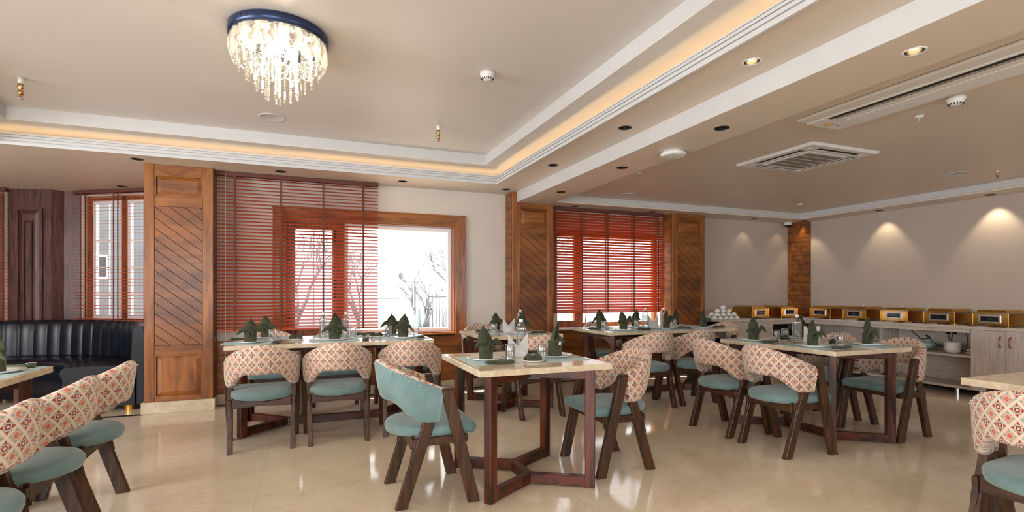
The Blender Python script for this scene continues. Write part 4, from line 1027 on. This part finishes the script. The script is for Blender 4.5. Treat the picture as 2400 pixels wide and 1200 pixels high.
def bowl():
    o = MB().lathe([(.0001, .050), (.022, .050), (.024, .046), (.040, .028), (.050, 0), (.047, .001), (.036, .026), (.0001, .044)], 22).build('bowl', M['china']); o['category'] = 'bowl'; return o
BW = Series(bowl); rows = [(5, 2, 0), (4, 2, .051), (3, 1, .102), (1, 1, .153)]
n = 0; ordw = ['bottom', 'second', 'third', 'top']
for lv, (cx_, cy_, z) in enumerate(rows):
    for i in range(cx_):
        for j in range(cy_):
            x = 5.575 + (i - (cx_ - 1) / 2) * .104 + .075; y = 5.86 + j * .105 + .05 * (2 - cy_)
            side = 'front' if (j == 0) else 'rear'; nm = ['leftmost', 'second from the left', 'middle', 'second from the right', 'rightmost'][i if cx_ == 5 else (i if i < cx_ - 1 else 4)] if cx_ > 1 else 'single'
            BW.put((x + .03, y, ZC + z), 0, 'white bowl, %s, %s row, %s layer of the stack' % (nm, side, ordw[lv]), 'stacked upturned bowls')
o = MB().lathe([(.0001, .003), (.05, .003), (.085, .012), (.086, .010), (.05, 0), (.0001, 0)], 28, (0, 0, 0)).build('side_plate', M['china']); o.location = (6.02, 5.80, ZC); o['category'] = 'plate'; o['label'] = 'white plate lying between the stacked bowls and the first chafing dish'
X0 = 7.10
o = MB().lathe([(.0001, .003), (.055, .003), (.075, .02), (.082, .06), (.080, .125), (.085, .130), (.078, .128), (.074, .06), (.0001, .012)], 28).build('serving_bowl', M['china']); o.location = (X0 + .16, 3.84, .470); tag(o, 'deep white china bowl on the middle shelf under the buffet', 'bowl')
o = MB().lathe([(.0001, .003), (.08, .003), (.15, .05), (.165, .10), (.160, .10), (.14, .055), (.0001, .012)], 32).build('serving_bowl', M['china_blue']); o.location = (X0 + .24, 4.24, .470); tag(o, 'wide pale mixing bowl behind the deep bowl under the buffet', 'bowl')
def small(z): 
    o = MB().lathe([(.0001, .003), (.05, .003), (.075, .03), (.07, .03), (.0001, .01)], 24).build('serving_bowl', M['china']); return o
o = small(0); o.location = (X0 + .20, 3.665, .470); tag(o, 'small white bowl beside the cabinet under the buffet', 'bowl', 'small bowls stacked under the buffet'); o2 = o.copy(); COL.objects.link(o2); o2.location.z += .03; o2['label'] = 'small white bowl stacked on another beside the cabinet under the buffet'
for k in range(5):
    o = MB().lathe([(.0001, .003), (.06, .003), (.10, .010), (.101, .008), (.06, 0), (.0001, 0)], 28).build('dinner_plate', M['china']) if k == 0 else o.copy()
    if k: COL.objects.link(o)
    o.location = (X0 + .22, 4.80, .470 + k * .0105); tag(o, 'white plate, %s from the top of the stack on the middle buffet shelf' % ['fifth', 'fourth', 'third', 'second', 'first'][k], 'plate', 'plates stacked on the buffet shelf')
def sock():
    t = thing('power_socket', '', 'socket'); MB().box(-.008, 0, -.075, .075, -.04, .04).build('face_plate', M['lam_h'], t, bevel=.002)
    for y in (-.035, .035): MB().box(-.045, -.008, y - .018, y + .018, -.022, .022).build('plug', M['black'], t, bevel=.004)
    return t
SK = Series(sock); SK.put((X0 + .46, 4.0, .70), 0, 'double socket with two black plugs under the buffet beside the cabinet', 'sockets under the buffet'); SK.put((X0 + .46, 5.05, .70), 0, 'double socket with two black plugs under the buffet behind the farther tables', 'sockets under the buffet')
def cable(pts, label):
    P = [Vector(p) for p in pts]; out = []
    for i in range(len(P) - 1):
        a, b, c, d = P[max(i - 1, 0)], P[i], P[i + 1], P[min(i + 2, len(P) - 1)]
        for k in range(6): s = k / 6; out.append(.5 * ((2 * b) + (c - a) * s + (2 * a - 5 * b + 4 * c - d) * s * s + (3 * b - a - 3 * c + d) * s ** 3))
    out.append(P[-1]); tag(MB().tube(out, .0055, 6).build('power_cable', M['cable']), label, 'cable')
a = X0
cable([(a + .04, 4.24, .730), (a + .10, 4.20, .66), (a + .06, 4.12, .62), (a + .10, 4.05, .64), (a + .12, 4.11, .67), (a + .10, 4.0, .58), (a + .22, 3.96, .52)], 'black cable coiled above the wide bowl under the buffet')
cable([(a + .42, 3.965, .70), (a + .36, 3.96, .62), (a + .34, 3.93, .55), (a + .30, 3.97, .478)], 'black cable dropping from the nearer socket behind the deep bowl')
cable([(a + .06, 3.655, .730), (a + .07, 3.64, .62), (a + .10, 3.68, .51), (a + .33, 3.74, .478), (a + .38, 3.95, .53), (a + .42, 4.035, .70)], 'black cable looping down beside the cabinet under the buffet')
cable([(a + .42, 5.015, .70), (a + .38, 5.0, .60), (a + .36, 5.03, .48)], 'black cable hanging straight from the farther socket'); cable([(a + .42, 5.085, .70), (a + .36, 4.98, .62), (a + .34, 4.94, .70), (a + .33, 4.97, .56), (a + .36, 5.10, .476)], 'black cable looping from the farther socket')
cable([(a + .40, 4.10, ZC + .006), (a + .30, 4.17, ZC + .006), (a + .16, 4.19, ZC + .012), (a + .20, 4.21, ZC + .03), (a + .30, 4.20, ZC + .006)], 'black cable curled on the worktop between two right-hand chafing dishes')
cable([(a + .40, 3.62, ZC + .006), (a + .25, 3.66, ZC + .006), (a + .12, 3.67, ZC + .006), (a + .10, 3.69, ZC + .03), (a + .22, 3.70, ZC + .006)], 'black cable curled on the worktop beside the last chafing dish')
t = thing('table_stand', 'black stand with flat round foot on the bottom buffet shelf', 'stand', (X0 + .12, 4.55, .105)); MB().cyl((0, 0, 0), .09, .012, 24).build('foot', M['black'], t); MB().cyl((0, 0, .012), .018, .16, 12).build('post', M['black'], t)

# ================================================================ OUTSIDE
m = MB(); m.box(-45, 45, 6.7, 60, -.75, -.70); o = m.build('ground', M['snow']); o['kind'] = 'structure'
rnd = random.Random(3)
def tree(x, y, h, label, seed, lean=0, spread=.42, depth=5, r0=.10):
    rnd = random.Random(seed); t = thing('bare_tree', label, 'tree', (x, y, -.71), 0, 'bare winter trees outside'); m = MB(); tw = MB()
    def grow(p, d, L, r, k):
        q = p + d * L; mid = (p + q) / 2 + Vector((rnd.uniform(-1, 1), rnd.uniform(-1, 1), 0)) * L * .06
        (m if k > 2 else tw).tube([p, mid, q], r, 6 if k > 3 else 4, rad=[r, r * .85, r * .68])
        if k == 0: return
        for i in range(rnd.choice((2, 3, 3)) if k > 1 else 3):
            a = Vector((rnd.uniform(-1, 1), rnd.uniform(-1, 1), rnd.uniform(-.1, .6))); grow(q - d * L * rnd.uniform(0, .35), (d + a * spread * 1.5).normalized(), L * rnd.uniform(.6, .8), r * .6, k - 1)
    grow(Vector((0, 0, 0)), Vector((lean, 0, 1)).normalized(), h * .32, r0, depth)
    m.build('trunk', M['bark'], t); tw.build('twigs', M['bark'], t)
tree(2.66, 13.0, 3.1, 'small bare pollarded tree in the middle of the open window view', 5, .05, .55, 4, .06)
tree(1.6, 18, 4.0, 'bare tree left of the white lamp post outside', 8, 0, .5, 6, .10)
tree(-.3, 14, 4.8, 'tall bare tree seen through the right end of the long blind', 11, .05, .45, 6, .08)
tree(7.4, 26, 5.5, 'hazy bare tree far right in the open window view', 21, 0, .5, 6, .09); tree(3.0, 34, 6, 'hazy bare tree far behind the small pollarded tree', 22, 0, .5, 6, .09)
tree(-6.9, 15, 9.0, 'bare tree above the white house seen through the booth blind', 31, .1, .5, 6, .14); tree(9.5, 22, 6, 'bare tree behind the crimson blind', 35, 0, .5, 6, .1)
t = thing('lamp_post', 'white lamp post with small lantern outside the open window', 'lamp post', (2.33, 14, -.71))
MB().cyl((0, 0, 0), .055, 2.25, 12).build('post', M['upvc'], t); MB().box(-.05, .40, -.02, .02, 2.20, 2.22).build('arm', M['post'], t); MB().box(.36, .40, -.02, .02, 1.2, 2.22).build('arm', M['post'], t)
m = MB(); m.lathe([(.02, 2.25), (.05, 2.32), (.07, 2.42), (.02, 2.48), (.0001, 2.52)], 10); m.build('lantern', M['post'], t)
t = thing('iron_fence', 'dark iron bar fence at the right of the open window view', 'fence', (3.0, 13.6, -.71))
for k in range(16): MB().box(k * .095, k * .095 + .022, 0, .022, 0, 1.85).build('bar', M['post'], t)
MB().box(-.05, 1.55, -.01, 0, 1.78, 1.82).build('rail', M['post'], t); MB().box(-.05, 1.55, -.01, 0, .45, .49).build('rail', M['post'], t); MB().box(-.08, 0, -.03, .05, 0, 1.9).build('post', M['post'], t)
MB().box(-2.6, -.08, 1.0, 1.02, 1.74, 1.76).build('rail', M['post'], t)
t = thing('white_fence', 'low white picket fence below the open window view', 'fence', (.6, 10.2, -.71))
for k in range(24): MB().box(k * .11, k * .11 + .06, 0, .02, 0, .95).build('picket', M['upvc'], t)
MB().box(0, 2.62, .02, .05, .75, .82).build('rail', M['upvc'], t); MB().box(0, 2.62, .02, .05, .25, .32).build('rail', M['upvc'], t)
t = thing('green_net', 'pale green net sagging between poles outside the open window', 'net', (1.25, 11.6, -.71))
MB().grid(14, 8, lambda u, v: (u * 1.1, .05 * math.sin(7 * u), .1 + v * (.85 + .55 * u * u))).build('net_cloth', M['net'], t)
for x, h in ((.0, 1.0), (.55, 1.15), (1.1, 1.55)): MB().tube([(x, 0, 0), (x + .02, 0, h / 2), (x - .01, 0, h)], .02, 6).build('pole', M['post'], t)
def shrub(x, y, s, label, seed):
    rnd = random.Random(seed); m = MB()
    for k in range(70):
        a = rnd.uniform(0, 2 * pi); e = rnd.uniform(.2, 1.3); L = s * rnd.uniform(.5, 1.1); p = Vector((rnd.uniform(-.3, .3) * s, rnd.uniform(-.2, .2) * s, 0)); d = Vector((math.cos(a) * math.cos(e), math.sin(a) * math.cos(e), math.sin(e)))
        m.tube([p, p + d * L * .5 + Vector((0, 0, .04)), p + d * L], .008, 4)
    o = m.build('dry_shrub', M['bark']); o.location = (x, y, -.71); tag(o, label, 'shrub', 'dry shrubs outside')
shrub(2.9, 12.2, 1.0, 'dry leafless shrub before the iron fence', 1); shrub(3.0, 19.5, 1.4, 'dry leafless shrub behind the lamp post', 2); shrub(3.7, 16, 1.5, 'dry leafless shrub behind the iron fence', 3); shrub(5.4, 12, 1.3, 'dry shrub below the crimson blind', 4)
m = MB()
m.add([(0, 0, 0)], []) if False else None
t = thing('house', 'pale rendered house with dark windows seen through the booth blinds', 'house', (-12.5, 18, -.71), R(-4))
m = MB(); m.box(0, 9.5, 0, 8, 0, 5.2); m.build('wall', M['far_white'], t); m = MB(); m.prism([(-.4, -.5, 5.2), (9.9, -.5, 5.2), (9.9, 4, 7.4), (-.4, 4, 7.4)], (0, 0, .15)); m.prism([(-.4, 8.5, 5.2), (9.9, 8.5, 5.2), (9.9, 4, 7.4), (-.4, 4, 7.4)], (0, 0, .15)); m.build('roof', M['far_white'], t)
for x, z, w, h in ((.6, 1.2, .9, 1.3), (2.4, 1.2, .9, 1.3), (3.3, 2.2, .5, 1.0), (5.6, 1.9, .45, 1.1), (6.45, 2.35, .38, .55), (6.95, 2.35, .38, .55), (2.4, 3.6, .9, 1.0), (5.6, 3.8, .9, 1.0)):
    f = MB().box(x - .06, x + w + .06, -.05, 0, z - .06, z + h + .06).build('window', M['upvc'], t); MB().box(x, x + w, -.06, -.045, z, z + h).build('window_pane', M['far_dark'], f)
